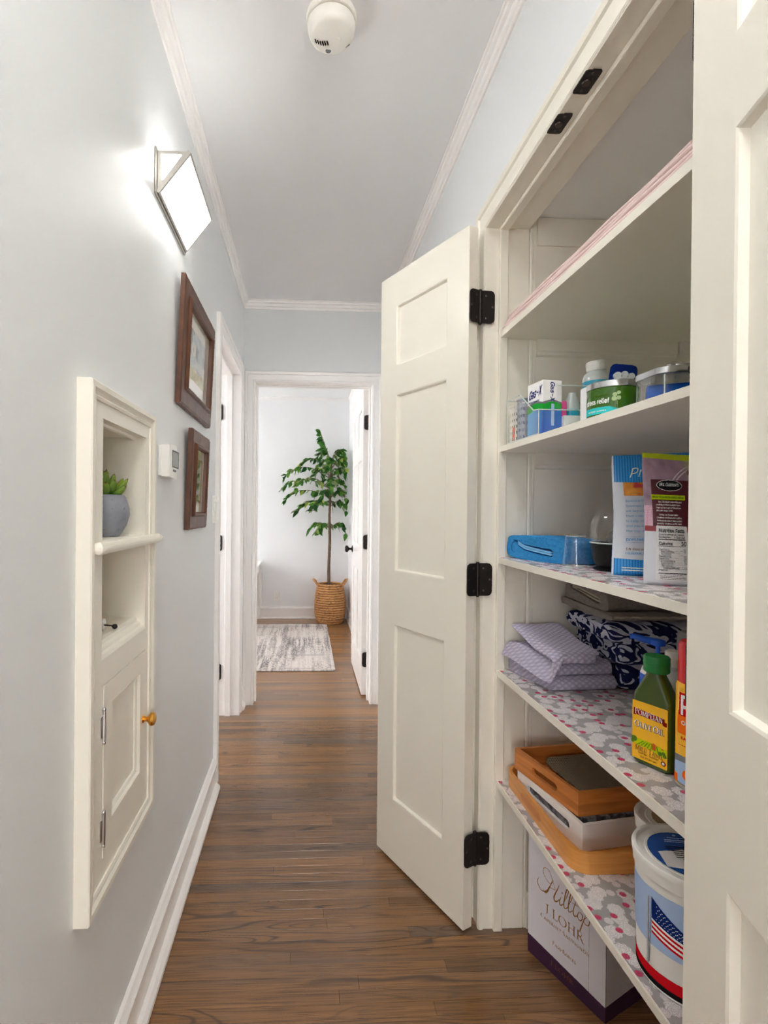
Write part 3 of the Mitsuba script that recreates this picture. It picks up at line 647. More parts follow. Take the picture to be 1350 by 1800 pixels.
# ------------------------------------------------------------------ framed pictures
def wood_frame(p, n, uv): return mix(lin(98, 56, 30), lin(60, 34, 21), fbm(p.x * 30, p.y * 60, p.z * 22, 3))
mat('walnut', proc(wood_frame), .38, spec=.5)
def art_big(p, n, uv):
    u, v = uv.x, uv.y
    mt = lin(214, 208, 196)
    inside = smoothstep(.17, .175, u) * smoothstep(.83, .825, u) * smoothstep(.2, .205, v) * smoothstep(.8, .795, v)
    x, y = (u - .17) / .66, (v - .2) / .6
    f = fbm(x * 6, y * 5, 3, 4)
    c = mix(lin(196, 200, 200), lin(152, 164, 168), f)
    c = mix(c, lin(110, 122, 122), smoothstep(.5, .75, fbm(x * 9, y * 3.2, 9, 3)) * smoothstep(.42, .55, y))
    rail = smoothstep(.28, .2, dr.abs((x * 16 - dr.floor(x * 16)) - .5)) * smoothstep(.3, .32, y) * smoothstep(.5, .47, y)
    c = mix(c, lin(222, 220, 208), rail * .5)
    c = mix(c, mix(lin(150, 152, 96), lin(188, 182, 130), fbm(x * 14, y * 12, 1, 3)), smoothstep(.3, .22, y))
    c = mix(c, lin(214, 210, 196), smoothstep(.012, .004, dr.abs((x - .24) * (x - .24) + (y - .62) * (y - .62) - .01)) )
    return mix(mt, c, inside)
def art_small(p, n, uv):
    u, v = uv.x, uv.y
    inside = smoothstep(.2, .21, u) * smoothstep(.8, .79, u) * smoothstep(.2, .21, v) * smoothstep(.8, .79, v)
    line = smoothstep(.15, .155, u) * smoothstep(.85, .845, u) * smoothstep(.16, .165, v) * smoothstep(.84, .835, v)
    x, y = (u - .2) / .6, (v - .2) / .6
    c = mix(lin(206, 198, 176), lin(182, 176, 152), fbm(x * 8, y * 12, 2, 3))
    d = dr.sqrt(dr.square((x - .5) * 1.1) + dr.square((y - .66) * .8)) + .3 * (fbm(x * 7, y * 9, 5, 3) - .5)
    c = mix(c, mix(lin(74, 98, 84), lin(150, 158, 110), fbm(x * 16, y * 20, 7, 2)), smoothstep(.36, .26, d))
    d2 = dr.abs(x - .5 + .2 * (y - .3)) / .13 + dr.abs(y - .26) / .3 + .8 * (noise(x * 9, y * 12, 2) - .5)
    c = mix(c, mix(lin(52, 62, 92), lin(150, 152, 158), noise(x * 12, y * 16, 9)), smoothstep(1.05, .8, d2))
    c = mix(lin(150, 130, 92), c, inside)
    return mix(lin(208, 200, 180), c, line)
mat('art_landscape', proc(art_big), .9, spec=.1); mat('art_figure', proc(art_small), .9, spec=.1)
def picture(label, y0, y1, z0, z1, lean, pw, lip, art):
    k = root('framed_picture', label, 'picture')
    H = z1 - z0; a = math.asin(lean / H)
    pl = placer((WL + .0015, y0, z0), (0, 1, 0), (math.sin(a), 0, math.cos(a)), (math.cos(a), 0, -math.sin(a)))
    W = y1 - y0
    prof = [(0, .004), (0, lip - .007), (.004, lip - .001), (.009, lip), (.013, lip - .004), (.016, lip - .009), (pw - .012, .016), (pw - .007, .0165), (pw - .004, .0145), (pw, .013), (pw, 0), (.008, 0), (.008, .004)]
    put('frame', mitred([(pw, pw), (pw, H - pw), (W - pw, H - pw), (W - pw, pw)], prof, True, lambda x, y, h: pl(x, y, h)), 'walnut', k)
    q = trimesh.Trimesh(np.array([pl(x, y, .006) for x, y in ((pw - .006, pw - .006), (W - pw + .006, pw - .006), (W - pw + .006, H - pw + .006), (pw - .006, H - pw + .006))]), [[0, 1, 2], [0, 2, 3]], process=False)
    key = fresh(k + '__print'); scene[key] = mikit.ply(q, art, False, uv=np.array([[0, 0], [1, 0], [1, 1], [0, 1.0]]))
    q2 = cat(q); q2.vertices = np.array([pl(x, y, .0085) for x, y in ((pw - .004, pw - .004), (W - pw + .004, pw - .004), (W - pw + .004, H - pw + .004), (pw - .004, H - pw + .004))])
    put('glass', q2, 'clear_sheet', k)
    put('backing', slab3(sbox(pw - .008, pw - .008, W - pw + .008, H - pw + .008), .003, lambda x, y, c: pl(x, y, .001 + c)), 'ink_brown', k)
picture('large walnut-framed landscape print, the higher of the two pictures', 1.546, 2.035, 1.537, 1.924, .016, .064, .026, 'art_landscape')
picture('small walnut-framed print beside the thermostat, below the larger picture', 1.674, 1.968, 1.151, 1.483, .012, .058, .024, 'art_figure')

# ------------------------------------------------------------------ thermostat, light switch, smoke detector
th = root('thermostat', 'white thermostat with a small grey screen beside the cabinet', 'thermostat')
def wpl(a, b, h): return np.array([WL + h, a, b])
ty0, ty1, tz0, tz1 = 1.381, 1.512, 1.306, 1.391
put('base', B(WL, WL + .010, ty0 + .001, ty1 - .004, tz0 + .002, tz1 - .002, .0015), 'white_plastic', th)
W_, H_ = ty1 - ty0, tz1 - tz0
pr_ = [(0, .010), (0, .027), (.003, .030)] + [(.003 + (W_ - .003) * t, .030 - .017 * max(0, (t - .45) / .55) ** 2.2) for t in np.linspace(.05, 1, 14)] + [(W_, .010)]
m = ext(Polygon(pr_), H_); v = m.vertices
bow = lambda a: .004 * math.sin(math.pi * min(max(a / W_, 0), 1))
m.vertices = np.array([(WL + b, ty0 + a, (tz0 - bow(a)) + (c / H_) * (H_ + 2 * bow(a))) for a, b, c in v]); m.fix_normals()
put('cover', m, 'white_plastic', th)
matte('lcd_grey', 186, 190, 188)
scr = fresh(th + '__screen'); scene[scr] = mikit.ply(B(WL + .0285, WL + .0304, 1.414, 1.474, 1.336, 1.377, .0006), 'lcd_grey')
put('bezel', mitred([(1.414, 1.336), (1.414, 1.377), (1.474, 1.377), (1.474, 1.336)], [(0, .0005), (0, .0022), (.003, .0022), (.003, .0005)], True, lambda a, b, h: (WL + .029 + h, a, b)), 'ink_grey', scr)
for y in (1.424, 1.436, 1.447): put('button', xf(lathe([(0, .0022), (.0026, .002), (.0036, .001), (.0036, 0)], 14), np.column_stack([[0, 1.0, 0], [0, 0, 1.0], [1.0, 0, 0]]), (WL + .0293, y, 1.3245)), 'ink_grey', th, smooth=40)
for z in (1.372, 1.36, 1.348): put('button', B(WL + .018, WL + .0225, 1.492, 1.5, z - .0035, z + .0035, .001), 'ink_grey', th)
sw = root('light_switch', 'white double light switch plate beside the left doorway', 'light switch')
put('plate', cat(B(WL, WL + .0055, 2.166, 2.282, 1.160, 1.278, .0022)), 'white_plastic', sw)
for y in (2.2, 2.248): put('rocker', xf(B(-.002, .0035, -.016, .016, -.033, .033, .001), ry(.06), (WL + .0062, y, 1.219)), 'white_plastic', sw)
for y in (2.2, 2.248):
    for z in (1.171, 1.267): put('screw', xf(lathe([(0, .0012), (.0025, .001), (.003, 0)], 10), np.column_stack([[0, 1.0, 0], [0, 0, 1.0], [1.0, 0, 0]]), (WL + .0052, y, z)), 'nickel', sw, smooth=30)
sm = root('smoke_detector', 'round white smoke detector on the hall ceiling', 'smoke detector')
dc = (.057, 1.355)
def det(prof, n=48): 
    m = lathe(prof, n); m.fix_normals(); return xf(m, None, (dc[0], dc[1], CZ))
mat('detector_white', lin(240, 238, 230), .4)
put('base', det([(0, 0), (.066, 0), (.067, -.004), (.066, -.016), (.062, -.018), (0, -.018)]), 'detector_white', sm, smooth=35)
put('body', det([(0, -.020), (.062, -.020), (.063, -.024), (.061, -.040), (.056, -.049), (.048, -.054), (.030, -.0575), (0, -.059)]), 'detector_white', sm, smooth=40)
put('gap_ring', det([(0, -.0175), (.060, -.0175), (.060, -.0205), (0, -.0205)]), 'ink_brown', sm)
put('test_button', xf(lathe([(0, -.0595), (.013, -.059), (.0145, -.0575), (.0145, -.054), (0, -.054)], 28), None, (dc[0] + .012, dc[1] + .005, CZ)), 'detector_white', sm, smooth=35)
for i in range(6): put('vent_slot', xf(B(-.0012, .0012, -.006, .006, -.004, .0012, .0004), rz(-.35) @ ry(.12), (dc[0] - .040 + i * .0062, dc[1] + .012 - .1 * abs(i - 2.5) * .01, CZ - .0535 - (.0012 * min(i, 3)))), 'ink_black', sm)
put('sounder_grille', xf(lathe([(0, -.004), (.0075, -.0035), (.0085, 0), (0, 0)], 20), None, (dc[0] - .006, dc[1] + .035, CZ - .0535)), 'ink_grey', sm, smooth=30)
put('indicator', xf(trimesh.creation.icosphere(2, .0018), None, (dc[0] + .006, dc[1] + .044, CZ - .0515)), 'ink_black', sm, smooth=True)
put('vent_slot', xf(B(-.001, .001, -.007, .007, -.004, .001, .0004), rz(.9), (dc[0] + .045, dc[1] + .022, CZ - .0505)), 'ink_grey', sm)

# ------------------------------------------------------------------ bedroom things
def rug_fn(p, n, uv):
    s = fbm(p.x * 46, p.y * 3, 1, 3); t = noise(p.x * 150, p.y * 60, 4); w = noise(p.y * 40, p.x * 1.8, 2)
    d = smoothstep(.32, .78, s * .7 + .3 * t) * (.35 + .65 * smoothstep(.3, .6, fbm(p.x * 3.5, p.y * 2.4, 7, 3)))
    c = mix(lin(212, 204, 198), lin(126, 118, 118), d)
    return mix(c, lin(150, 144, 144), .45 * smoothstep(.62, .8, w) * smoothstep(.4, .6, noise(p.x * 3, p.y * 9, 1)))
mat('rug_pile', proc(rug_fn), .95, spec=.1, sheen=.4)
m = xf(loft([(.0003, 1.334, 1.557, .033), (.003, 1.34, 1.563, .035), (.0085, 1.339, 1.562, .035), (.0112, 1.33, 1.553, .032), (.0122, 1.31, 1.533, .024)]), None, (-.431, 4.6415, 0))
solo('area_rug', m, 'rug_pile', 'heathered grey area rug on the bedroom floor', 'rug', smooth=30)
mat('desk_white', lin(238, 237, 234), .35)
dk2 = root('writing_desk', 'white desk against the bedroom back wall, half hidden by the doorway', 'desk')
put('top', B(-1.45, -.475, 4.83, 5.725, .622, .646, .004), 'desk_white', dk2)
put('apron', cat(B(-1.42, -.505, 4.87, 4.888, .53, .622, .001), B(-.523, -.505, 4.87, 5.70, .53, .622, .001), B(-1.42, -1.402, 4.87, 5.7, .53, .622, .001)), 'desk_white', dk2)
dr_ = fresh(dk2 + '__drawer'); scene[dr_] = mikit.ply(B(-.90, -.545, 4.864, 4.872, .54, .612, .002), 'desk_white')
put('knob', xf(lathe([(0, 0), (.006, 0), (.006, .01), (.012, .014), (.012, .02), (0, .024)], 16), np.column_stack([[1.0, 0, 0], [0, 0, -1.0], [0, -1.0, 0]]), (-.72, 4.864, .576)), 'bronze', dr_, smooth=40)
for x, y in ((-.49, 4.885), (-1.435, 4.885), (-.49, 5.69), (-1.435, 5.69)):
    lg = loft([(.0136, .022, .022, .003), (.05, .024, .024, .003), (.06, .03, .03, .003), (.09, .026, .026, .003), (.5, .04, .04, .003), (.622, .042, .042, .003)])
    put('leg', xf(lg, None, (x - .005 if x > -1 else x, y, 0)), 'desk_white', dk2, smooth=30)
ol = root('wall_outlet', 'white electrical outlet low on the bedroom back wall', 'outlet')
put('plate', B(-.35, -.279, 5.751, 5.757, .193, .308, .002), 'white_plastic', ol)
for z in (.228, .273):
    rk = fresh(ol + '__receptacle'); scene[rk] = mikit.ply(B(-.331, -.298, 5.7485, 5.7515, z - .014, z + .014, .003), 'white_plastic')
    put('slot', cat(B(-.3225, -.3205, 5.748, 5.7488, z - .003, z + .007), B(-.3085, -.3065, 5.748, 5.7488, z - .003, z + .007)), 'ink_grey', rk)
# woven basket
def straw(p, n, uv):
    return mix(mix(lin(222, 172, 118), lin(172, 118, 70), noise(uv.x * 150, uv.y * 3, p.z * 40)), lin(104, 66, 36), smoothstep(.6, .9, noise(uv.x * 90, p.z * 160, 3)) * .7)
mat('straw', proc(straw), .75, spec=.3)
bc = (.275, 5.555)
bk = root('woven_basket', 'round woven straw basket with two loop handles under the potted tree', 'basket')
zs = np.linspace(.014, .412, 17)
def brad(z): t = z / .42; return .122 + .038 * math.sin(math.pi * min(1, .12 + t * .82)) ** .8 - .018 * max(0, t - .55) - (.02 * max(0, .12 - t) / .12)
def wave_r(a, z, j): return brad(z) + .0022 * math.sin(22 * a + j * math.pi)
for j, z in enumerate(zs):
    A = np.linspace(0, 2 * math.pi, 90)
    ring = np.array([(bc[0] + wave_r(a, z, j) * math.cos(a), bc[1] + wave_r(a, z, j) * math.sin(a), z + .0012 * math.sin(9 * a + j)) for a in A])
    m = tube(ring, .0124, 8, False); uv = np.column_stack([np.repeat(np.linspace(0, 1, 90), 8), np.tile(np.linspace(0, 1, 8), 90)])
    put('coil', m, 'straw', bk, smooth=True, uv=uv)
put('lining', xf(lathe([(0, .004), (.105, .004), (.128, .08), (.138, .2), (.124, .39), (.121, .39), (.134, .2), (.124, .08), (.1, .01), (0, .01)], 40), None, (bc[0], bc[1], 0)), 'black_plastic', bk, smooth=40)
for s in (-1, 1):
    hp = spline([(bc[0] + s * .135, bc[1] - .07, .405), (bc[0] + s * .165, bc[1] - .06, .45), (bc[0] + s * .185, bc[1], .468), (bc[0] + s * .165, bc[1] + .06, .45), (bc[0] + s * .135, bc[1] + .07, .405)], 8)
    hm = tube(hp, .0095, 8); put('handle', hm, 'straw', bk, smooth=30)
# the tree
def bark(p, n, uv): return mix(lin(122, 104, 88), lin(88, 72, 60), fbm(p.x * 60, p.y * 60, p.z * 12, 3))
mat('bark', proc(bark), .85, spec=.2)
leafm = []
LEAF_COLOURS = ((58, 104, 48), (78, 128, 58), (104, 150, 66), (172, 192, 92), (46, 82, 46), (132, 150, 104))
for i, c in enumerate(LEAF_COLOURS):
    scene[f'leaf_{i}'] = {'type': 'principledthin', 'base_color': rgb(lin(*c)), 'roughness': .45, 'diff_trans': .7, 'spec_trans': 0.0}
tr = root('potted_ficus', 'tall ficus tree with variegated leaves standing in the woven basket', 'tree')
put('pot', xf(lathe([(0, .012), (.09, .012), (.112, .36), (.119, .385), (.113, .385), (.106, .365), (0, .365)], 32), None, (bc[0], bc[1], 0)), 'black_plastic', tr, smooth=35)
trunk = spline([(bc[0] - .012, bc[1], .355), (bc[0] - .016, bc[1], .6), (bc[0] - .008, bc[1] + .01, .9), (bc[0] - .014, bc[1], 1.15), (bc[0] - .006, bc[1], 1.4), (bc[0] - .004, bc[1], 1.62), (bc[0] + .004, bc[1], 1.76)], 6)
put('trunk', tube(trunk, np.linspace(.019, .009, len(trunk)), 10), 'bark', tr, smooth=True)
def leaf_mesh(L, w, droop, fold):
    ys = [0, .12, .35, .6, .82, 1.0]; ws = [0.02, .55, 1.0, .85, .45, 0.0]
    v = []
    for y, k in zip(ys, ws):
        zc = -droop * L * y * y
        v += [(-w * k, y * L, zc + fold * w * k), (0, y * L, zc), (w * k, y * L, zc + fold * w * k)]
    f = []
    for i in range(5):
        a = i * 3
        f += [[a, a + 1, a + 4], [a, a + 4, a + 3], [a + 1, a + 2, a + 5], [a + 1, a + 5, a + 4]]
    return trimesh.Trimesh(np.array(v), f, process=False)
LV = [leaf_mesh(L, w, d, fo) for L, w, d, fo in ((.078, .021, .25, .25), (.070, .020, .1, .35), (.085, .024, .4, .2))]
LEAVES = []
def hang_leaf(base, d, li, face=0.0):
    d = np.array(d) / np.linalg.norm(d); s = np.cross(d, [0, 0, 1.0]); s = s / (np.linalg.norm(s) + 1e-9)
    roll = face + rng.normal(0, .6 if not face else .35); up_ = np.cross(s, d); s2 = s * math.cos(roll) + up_ * math.sin(roll); u2 = np.cross(s2, d)
    k = rng.uniform(.8, 1.12)
    LEAVES.append((xf(LV[li % 3], np.column_stack([s2, d, u2]) * k, base), f'leaf_{rng.choice([0, 0, 0, 1, 1, 1, 2, 2, 3, 4, 4, 5])}'))
branches = []
for z0, n, reach, dz in ((1.02, 5, .24, .01), (1.26, 6, .40, .01), (1.35, 7, .44, .03), (1.45, 7, .45, .05), (1.56, 7, .43, .06), (1.65, 6, .34, .07), (1.72, 4, .18, .10)):
    for i in range(n):
        a = 2 * math.pi * (i + .5 * rng.random()) / n + z0 * 5
        r = reach * rng.uniform(.75, 1.05)
        if math.cos(a) < 0: r *= 1.22
        ex = bc[0] + r * math.cos(a)
        if ex > .44: r *= .165 / (ex - bc[0])
        ey = r * math.sin(a)
        if bc[1] + ey > 5.68: r *= (5.68 - bc[1]) / ey
        br = spline([(bc[0] - .006, bc[1], z0), (bc[0] + .45 * r * math.cos(a), bc[1] + .45 * r * math.sin(a), z0 + dz + .05), (bc[0] + .8 * r * math.cos(a), bc[1] + .8 * r * math.sin(a), z0 + dz + .02), (bc[0] + r * math.cos(a), bc[1] + r * math.sin(a), z0 + dz - .08)], 5)
        branches.append((br, a))
top = spline([(bc[0], bc[1], 1.74), (bc[0] - .05, bc[1] - .03, 1.86), (bc[0] - .1, bc[1] - .04, 2.0), (bc[0] - .125, bc[1] - .04, 2.07)], 5); branches.append((top, math.pi))
nl = 0
for bi, (br, a) in enumerate(branches):
    put('branch', tube(br, np.linspace(.0045, .0015, len(br)), 6), 'bark', tr, smooth=True)
    cnt = (20 if bi < len(branches) - 1 else 14)
    for j in range(cnt):
        if nl >= 840: break
        t = .25 + .75 * (j + rng.random() * .6) / cnt
        p = br[min(int(t * (len(br) - 1)), len(br) - 1)]
        sd_ = rng.choice([-1, 1]); da = a + sd_ * rng.uniform(.3, 1.3)
        if bi == len(branches) - 1: d = (math.cos(da + rng.normal(0, .5)), .3 * rng.normal(), rng.uniform(-.5, .8))
        else: d = (math.cos(da), math.sin(da), rng.uniform(-1.3, .1))
        end = p + np.array(d) / np.linalg.norm(d) * .09
        if end[0] > .446 or end[1] > 5.66: continue
        if end[0] > .352 and end[1] < 4.2: continue
        hang_leaf(p, d, int(rng.integers(0, 3)), 1.5 if bi == len(branches) - 1 else 0.0); nl += 1
LEAVES.sort(key=lambda q: q[0].vertices[:, 1].mean())
for m, lm in LEAVES[:299]: put('leaf', m, lm, tr)
REST = LEAVES[299:]
TONE = {f'leaf_{i}': lin(*c) for i, c in enumerate(LEAF_COLOURS)}
scene['leaf_mixed'] = {'type': 'principledthin', 'base_color': {'type': 'mesh_attribute', 'name': 'vertex_color'}, 'roughness': .45, 'diff_trans': .7, 'spec_trans': 0.0}
fm = put('foliage', cat([m for m, _ in REST]), 'leaf_mixed', tr, color=np.vstack([np.tile(TONE[lm], (len(m.vertices), 1)) for m, lm in REST])); note(fm, kind='stuff', label='green leaves at the back of the crown')

# ------------------------------------------------------------------ top shelf: folded pink table pads
def linen(p, n, uv): return mix(lin(224, 204, 200), lin(206, 182, 179), fbm(p.x * 120, p.y * 10, p.z * 300, 3))
mat('pink_linen', proc(linen), .85, spec=.2, sheen=.3)
pk = root('folded_linen', 'stack of folded pale pink linen along the front of the top shelf', 'linen')
for i, (y0, z0, t, x1) in enumerate(((.70, 1.7406, .011, .70), (.712, 1.7516, .010, .694), (.727, 1.7616, .009, .69), (.742, 1.7706, .008, .686))):
    pts = spline([(x1, z0 + t / 2), (.62, z0 + t / 2), (.5685 + .002 * i, z0 + t / 2)], 6)
    p = LineString(pts[:, :2]).buffer(t / 2, 8)
    m = slab3(p, 1.449 - .006 * i - y0, lambda a, b, c, y0=y0: (a, y0 + c, b), .03)
    v = m.vertices; m.vertices = v + np.column_stack([.0015 * np.sin(v[:, 1] * 25 + i * 2), 0 * v[:, 0], 0 * v[:, 0]])
    put('fold', m, 'pink_linen', pk, smooth=40)

# ------------------------------------------------------------------ second shelf
Z2 = 1.4077
mat('clear_edge', lin(196, 208, 204), .15, spec=.6)
bn = root('clear_bin', 'clear plastic organiser bin at the far end of the second shelf', 'storage bin')
x0, x1, y0, y1, zt, zl = .5665, .80, 1.225, 1.418, 1.530, 1.470
yd = 1.335
def quad(pts):
    p = np.array(pts, float); return trimesh.Trimesh(p, [[0, i, i + 1] for i in range(1, len(p) - 1)], process=False)
side = lambda x: quad([(x, y1, Z2 + .003), (x, y1, zt), (x, yd, zt), (x, y0 + .03, zl + .004), (x, y0, zl), (x, y0, Z2 + .003)])
put('wall', cat(side(x0), quad([(x0, y1, Z2 + .003), (x1, y1, Z2 + .003), (x1, y1, zt), (x0, y1, zt)]), quad([(x1, y0, Z2 + .003), (x1, y1, Z2 + .003), (x1, y1, zt), (x1, y0, zt)]),
                quad([(x0, y0, Z2 + .003), (x1, y0, Z2 + .003), (x1, y0, zl), (x0, y0, zl)]), quad([(x0 + .045, y0, zl), (x1, y0, zl), (x1, y0, zt), (x0 + .045, y0, zt)])), 'clear_sheet', bn)
put('floor', B(x0, x1, y0, y1, Z2 + .0005, Z2 + .0035), 'clear_sheet', bn)
put('rim', cat(tube([(x0, y1, zt), (x0, yd, zt), (x0, y0 + .03, zl + .004), (x0, y0, zl), (x1, y0, zl)], .0016, 8), tube([(x0, y1, zt), (x1, y1, zt), (x1, y0, zt), (x0 + .045, y0, zt)], .0016, 8),
               tube([(x0, y0, Z2 + .003), (x0, y1, Z2 + .003)], .0016, 6), tube([(x0, y1, Z2), (x0, y1, zt)], .0013, 6), tube([(x0, y0, Z2), (x0, y0, zl)], .0011, 6)), 'clear_edge', bn, smooth=40)
def perforated(w, h, nx, nz, hw, hh):
    p = sbox(0, 0, w, h)
    return p.difference(unary_union([sbox((i + .5) * w / nx - hw, (j + .5) * h / nz - hh, (i + .5) * w / nx + hw, (j + .5) * h / nz + hh) for i in range(nx) for j in range(nz)]))
def basket_of(label, m_, X0, X1, Y0, Y1, h, nx, ny, nz):
    k = root('perforated_basket', label, 'basket')
    zb = Z2 + .0042
    for y in (Y0, Y1 - .0015): put('panel', slab3(perforated(X1 - X0, h, nx, nz, .0036, .0042), .0015, lambda a, b, c, y=y: (X0 + a, y + c, zb + b)), m_, k)
    for x in (X0, X1 - .0015): put('panel', slab3(perforated(Y1 - Y0, h, ny, nz, .0036, .0042), .0015, lambda a, b, c, x=x: (x + c, Y0 + a, zb + b)), m_, k)
    put('rim', mitred([(X0, Y0), (X1, Y0), (X1, Y1), (X0, Y1)], [(-.002, h - .004), (-.002, h), (.002, h), (.002, h - .004)], True, lambda a, b, hh: (a, b, zb + hh)), m_, k)
    put('base', B(X0, X1, Y0, Y1, zb - .0003, zb + .0015), m_, k)
matte('basket_white', 226, 225, 218); matte('basket_grey', 122, 132, 150); matte('coral', 226, 98, 78); matte('charcoal', 58, 58, 62)
basket_of('small off-white perforated basket inside the clear bin', 'basket_white', .572, .66, 1.378, 1.415, .102, 7, 3, 6)
basket_of('small blue-grey perforated basket next to the off-white one in the clear bin', 'basket_grey', .575, .66, 1.343, 1.372, .112, 7, 3, 6)
for i, (lab, c, x, y, w, h) in enumerate((('charcoal carton filling the off-white basket', 'charcoal', .5752, 1.3805, .08, .090), ('dark blue carton filling the blue-grey basket', 'ink_navy', .5782, 1.3455, .075, .098))):
    k = root('small_carton', lab, 'carton')
    put('body', B(x, x + w, y, y + .022 if i else y + .030, Z2 + .006, Z2 + h, .001), c, k)
pz2 = perforated(.037, .102, 3, 6, .0036, .0042)
lab2 = placer((.5716, 1.378, Z2 + .0042), (0, 1, 0), (0, 0, 1), (-1, 0, 0))
put('coral_label', poly3(pz2.intersection(sbox(.002, .004, .017, .042)), lab2), 'coral', 'perforated_basket')
# carton with lettering
gx = root('medicine_carton', 'white, green and blue medicine carton standing in the clear bin', 'carton')
gb = placer((.5735, 1.303, Z2 + .004), unit(.12, -.99, 0), (0, 0, 1), unit(-.99, -.12, 0))
gW, gD, gH = .068, .050, .134
def gside(a, b, h=0): return gb(gW + h, b, 0) + np.array(unit(.99, .12, 0)) * a
put('body', trimesh.convex.convex_hull(np.array([gb(a, b, -c) for a in (0, gW) for b in (0, gH) for c in (0, gD)])), 'ink_white', gx)
mat('carton_blue', proc(lambda p, n, uv: mix(lin(18, 54, 170), lin(70, 160, 215), smoothstep(1.21, 1.31, p.y + .25 * (p.z - 1.41)))), .4)
for pl, w in ((gb, gW), (gside, gD)):
    L = lambda pts: Polygon(pts)
    put('blue_band', poly3(L([(0, .002), (w, .002), (w, .062), (w * .5, .066), (0, .058)]), lambda a, b, h, pl=pl: pl(a, b, h)), 'carton_blue', gx)
    put('green_band', poly3(L([(0, .058), (w * .5, .066), (w, .062), (w, .076), (w * .5, .082), (0, .074)]), lambda a, b, h, pl=pl: pl(a, b, h)), 'ink_green', gx)
    put('grey_band', poly3(L([(0, .074), (w * .5, .082), (w, .076), (w, .080), (w * .5, .088), (0, .080)]), lambda a, b, h, pl=pl: pl(a, b, h)), 'ink_grey', gx)
def quarter(pl, a0, b0): return lambda a, b, h: pl(a0 - b, b0 + a, h)
put('lettering', text3('Gas-X', .021, lambda a, b, h: gb(.004 + a, .094 + b + .12 * a, .0004 + h), bold=True, slant=.25, width=.056), 'ink_navy', gx)
put('lettering', text3('Gas-X', .011, lambda a, b, h: gside(.020 + b, .131 - a, .0004 + h), bold=True, slant=.2), 'ink_navy', gx)
put('lettering', text3('EXTRA STRENGTH', .0045, lambda a, b, h: gb(.006 + a, .0845 + b, .0004 + h), width=.045), 'ink_navy', gx)
put('seal_strip', poly3(sbox(.022, .022, .030, .076), lambda a, b, h: gside(a, b, .0004 + h)), 'ink_lightblue', gx)
# bottles in and behind the bin
mat('blue_liquid', lin(58, 172, 205), .15, spec=.6); mat('pale_bottle', lin(214, 222, 224), .2, spec=.6); mat('pink_plastic', lin(226, 80, 150), .4)
b1 = root('mouthwash_bottle', 'clear bottle of bright blue liquid in the clear bin', 'bottle')
put('body', xf(loft([(Z2 + .004, .032, .028, .010), (Z2 + .07, .032, .028, .010)]), None, (.668, 1.262, 0)), 'blue_liquid', b1, smooth=35)
put('shoulder', xf(loft([(Z2 + .07, .032, .028, .010), (Z2 + .09, .030, .026, .010), (Z2 + .105, .018, .018, .008), (Z2 + .112, .018, .018, .008)]), None, (.668, 1.262, 0)), 'pale_bottle', b1, smooth=35)
k = root('small_carton', 'white and pink carton in the clear bin beside the medicine carton', 'carton')
put('body', B(.632, .735, 1.229, 1.243, Z2 + .004, Z2 + .050, .001), 'ink_paper', k); put('band', B(.632, .646, 1.2435, 1.262, Z2 + .004, Z2 + .088, .001), 'pink_plastic', k)
k = root('small_carton', 'white and bright green carton behind the green candle', 'carton')
put('body', B(.637, .653, 1.110, 1.165, Z2 + .0005, Z2 + .098, .001), 'ink_paper', k); put('panel', B(.6535, .73, 1.110, 1.165, Z2 + .0005, Z2 + .098, .001), 'ink_green', k)
hs = root('white_cap_bottle', 'clear bottle with a wide white cap and blue gel rising out of the clear bin', 'bottle')
hx, hy = .746, 1.286
put('gel', xf(lathe([(0, Z2 + .004), (.031, Z2 + .004), (.0335, Z2 + .01), (.0335, Z2 + .148), (0, Z2 + .148)], 32), None, (hx, hy, 0)), 'blue_liquid', hs, smooth=35)
put('body', xf(lathe([(.0336, Z2 + .147), (.0336, Z2 + .155), (.030, Z2 + .166), (.021, Z2 + .174), (.0205, Z2 + .177), (0, Z2 + .177)], 32), None, (hx, hy, 0)), 'pale_bottle', hs, smooth=35)
put('cap', xf(lathe([(0, .0), (.0235, .0), (.0245, .003), (.0245, .021), (.0225, .024), (0, .024)], 32), ry(-.1), (hx, hy, Z2 + .176)), 'white_plastic', hs, smooth=35)
rz_ = root('blister_pack', 'clear blister pack on a dark blue card behind the green candle', 'package')
bp_ = placer((.656, 1.099, Z2 + .036), unit(.97, -.2, -.12), unit(.12, 0, 1), unit(-.2, -.97, 0))
put('card', slab3(rounded(.056, .105, .012, .028, .0525), .002, bp_), 'ink_navy', rz_)
put('blister', slab3(unary_union([rounded(.042, .06, .010, .028, .045), Point(.014, .078).buffer(.007), Point(.028, .081).buffer(.007), Point(.042, .078).buffer(.007)]), .010, lambda a, b, c: bp_(a, b, .002 + c)), 'pale_bottle', rz_, smooth=35)
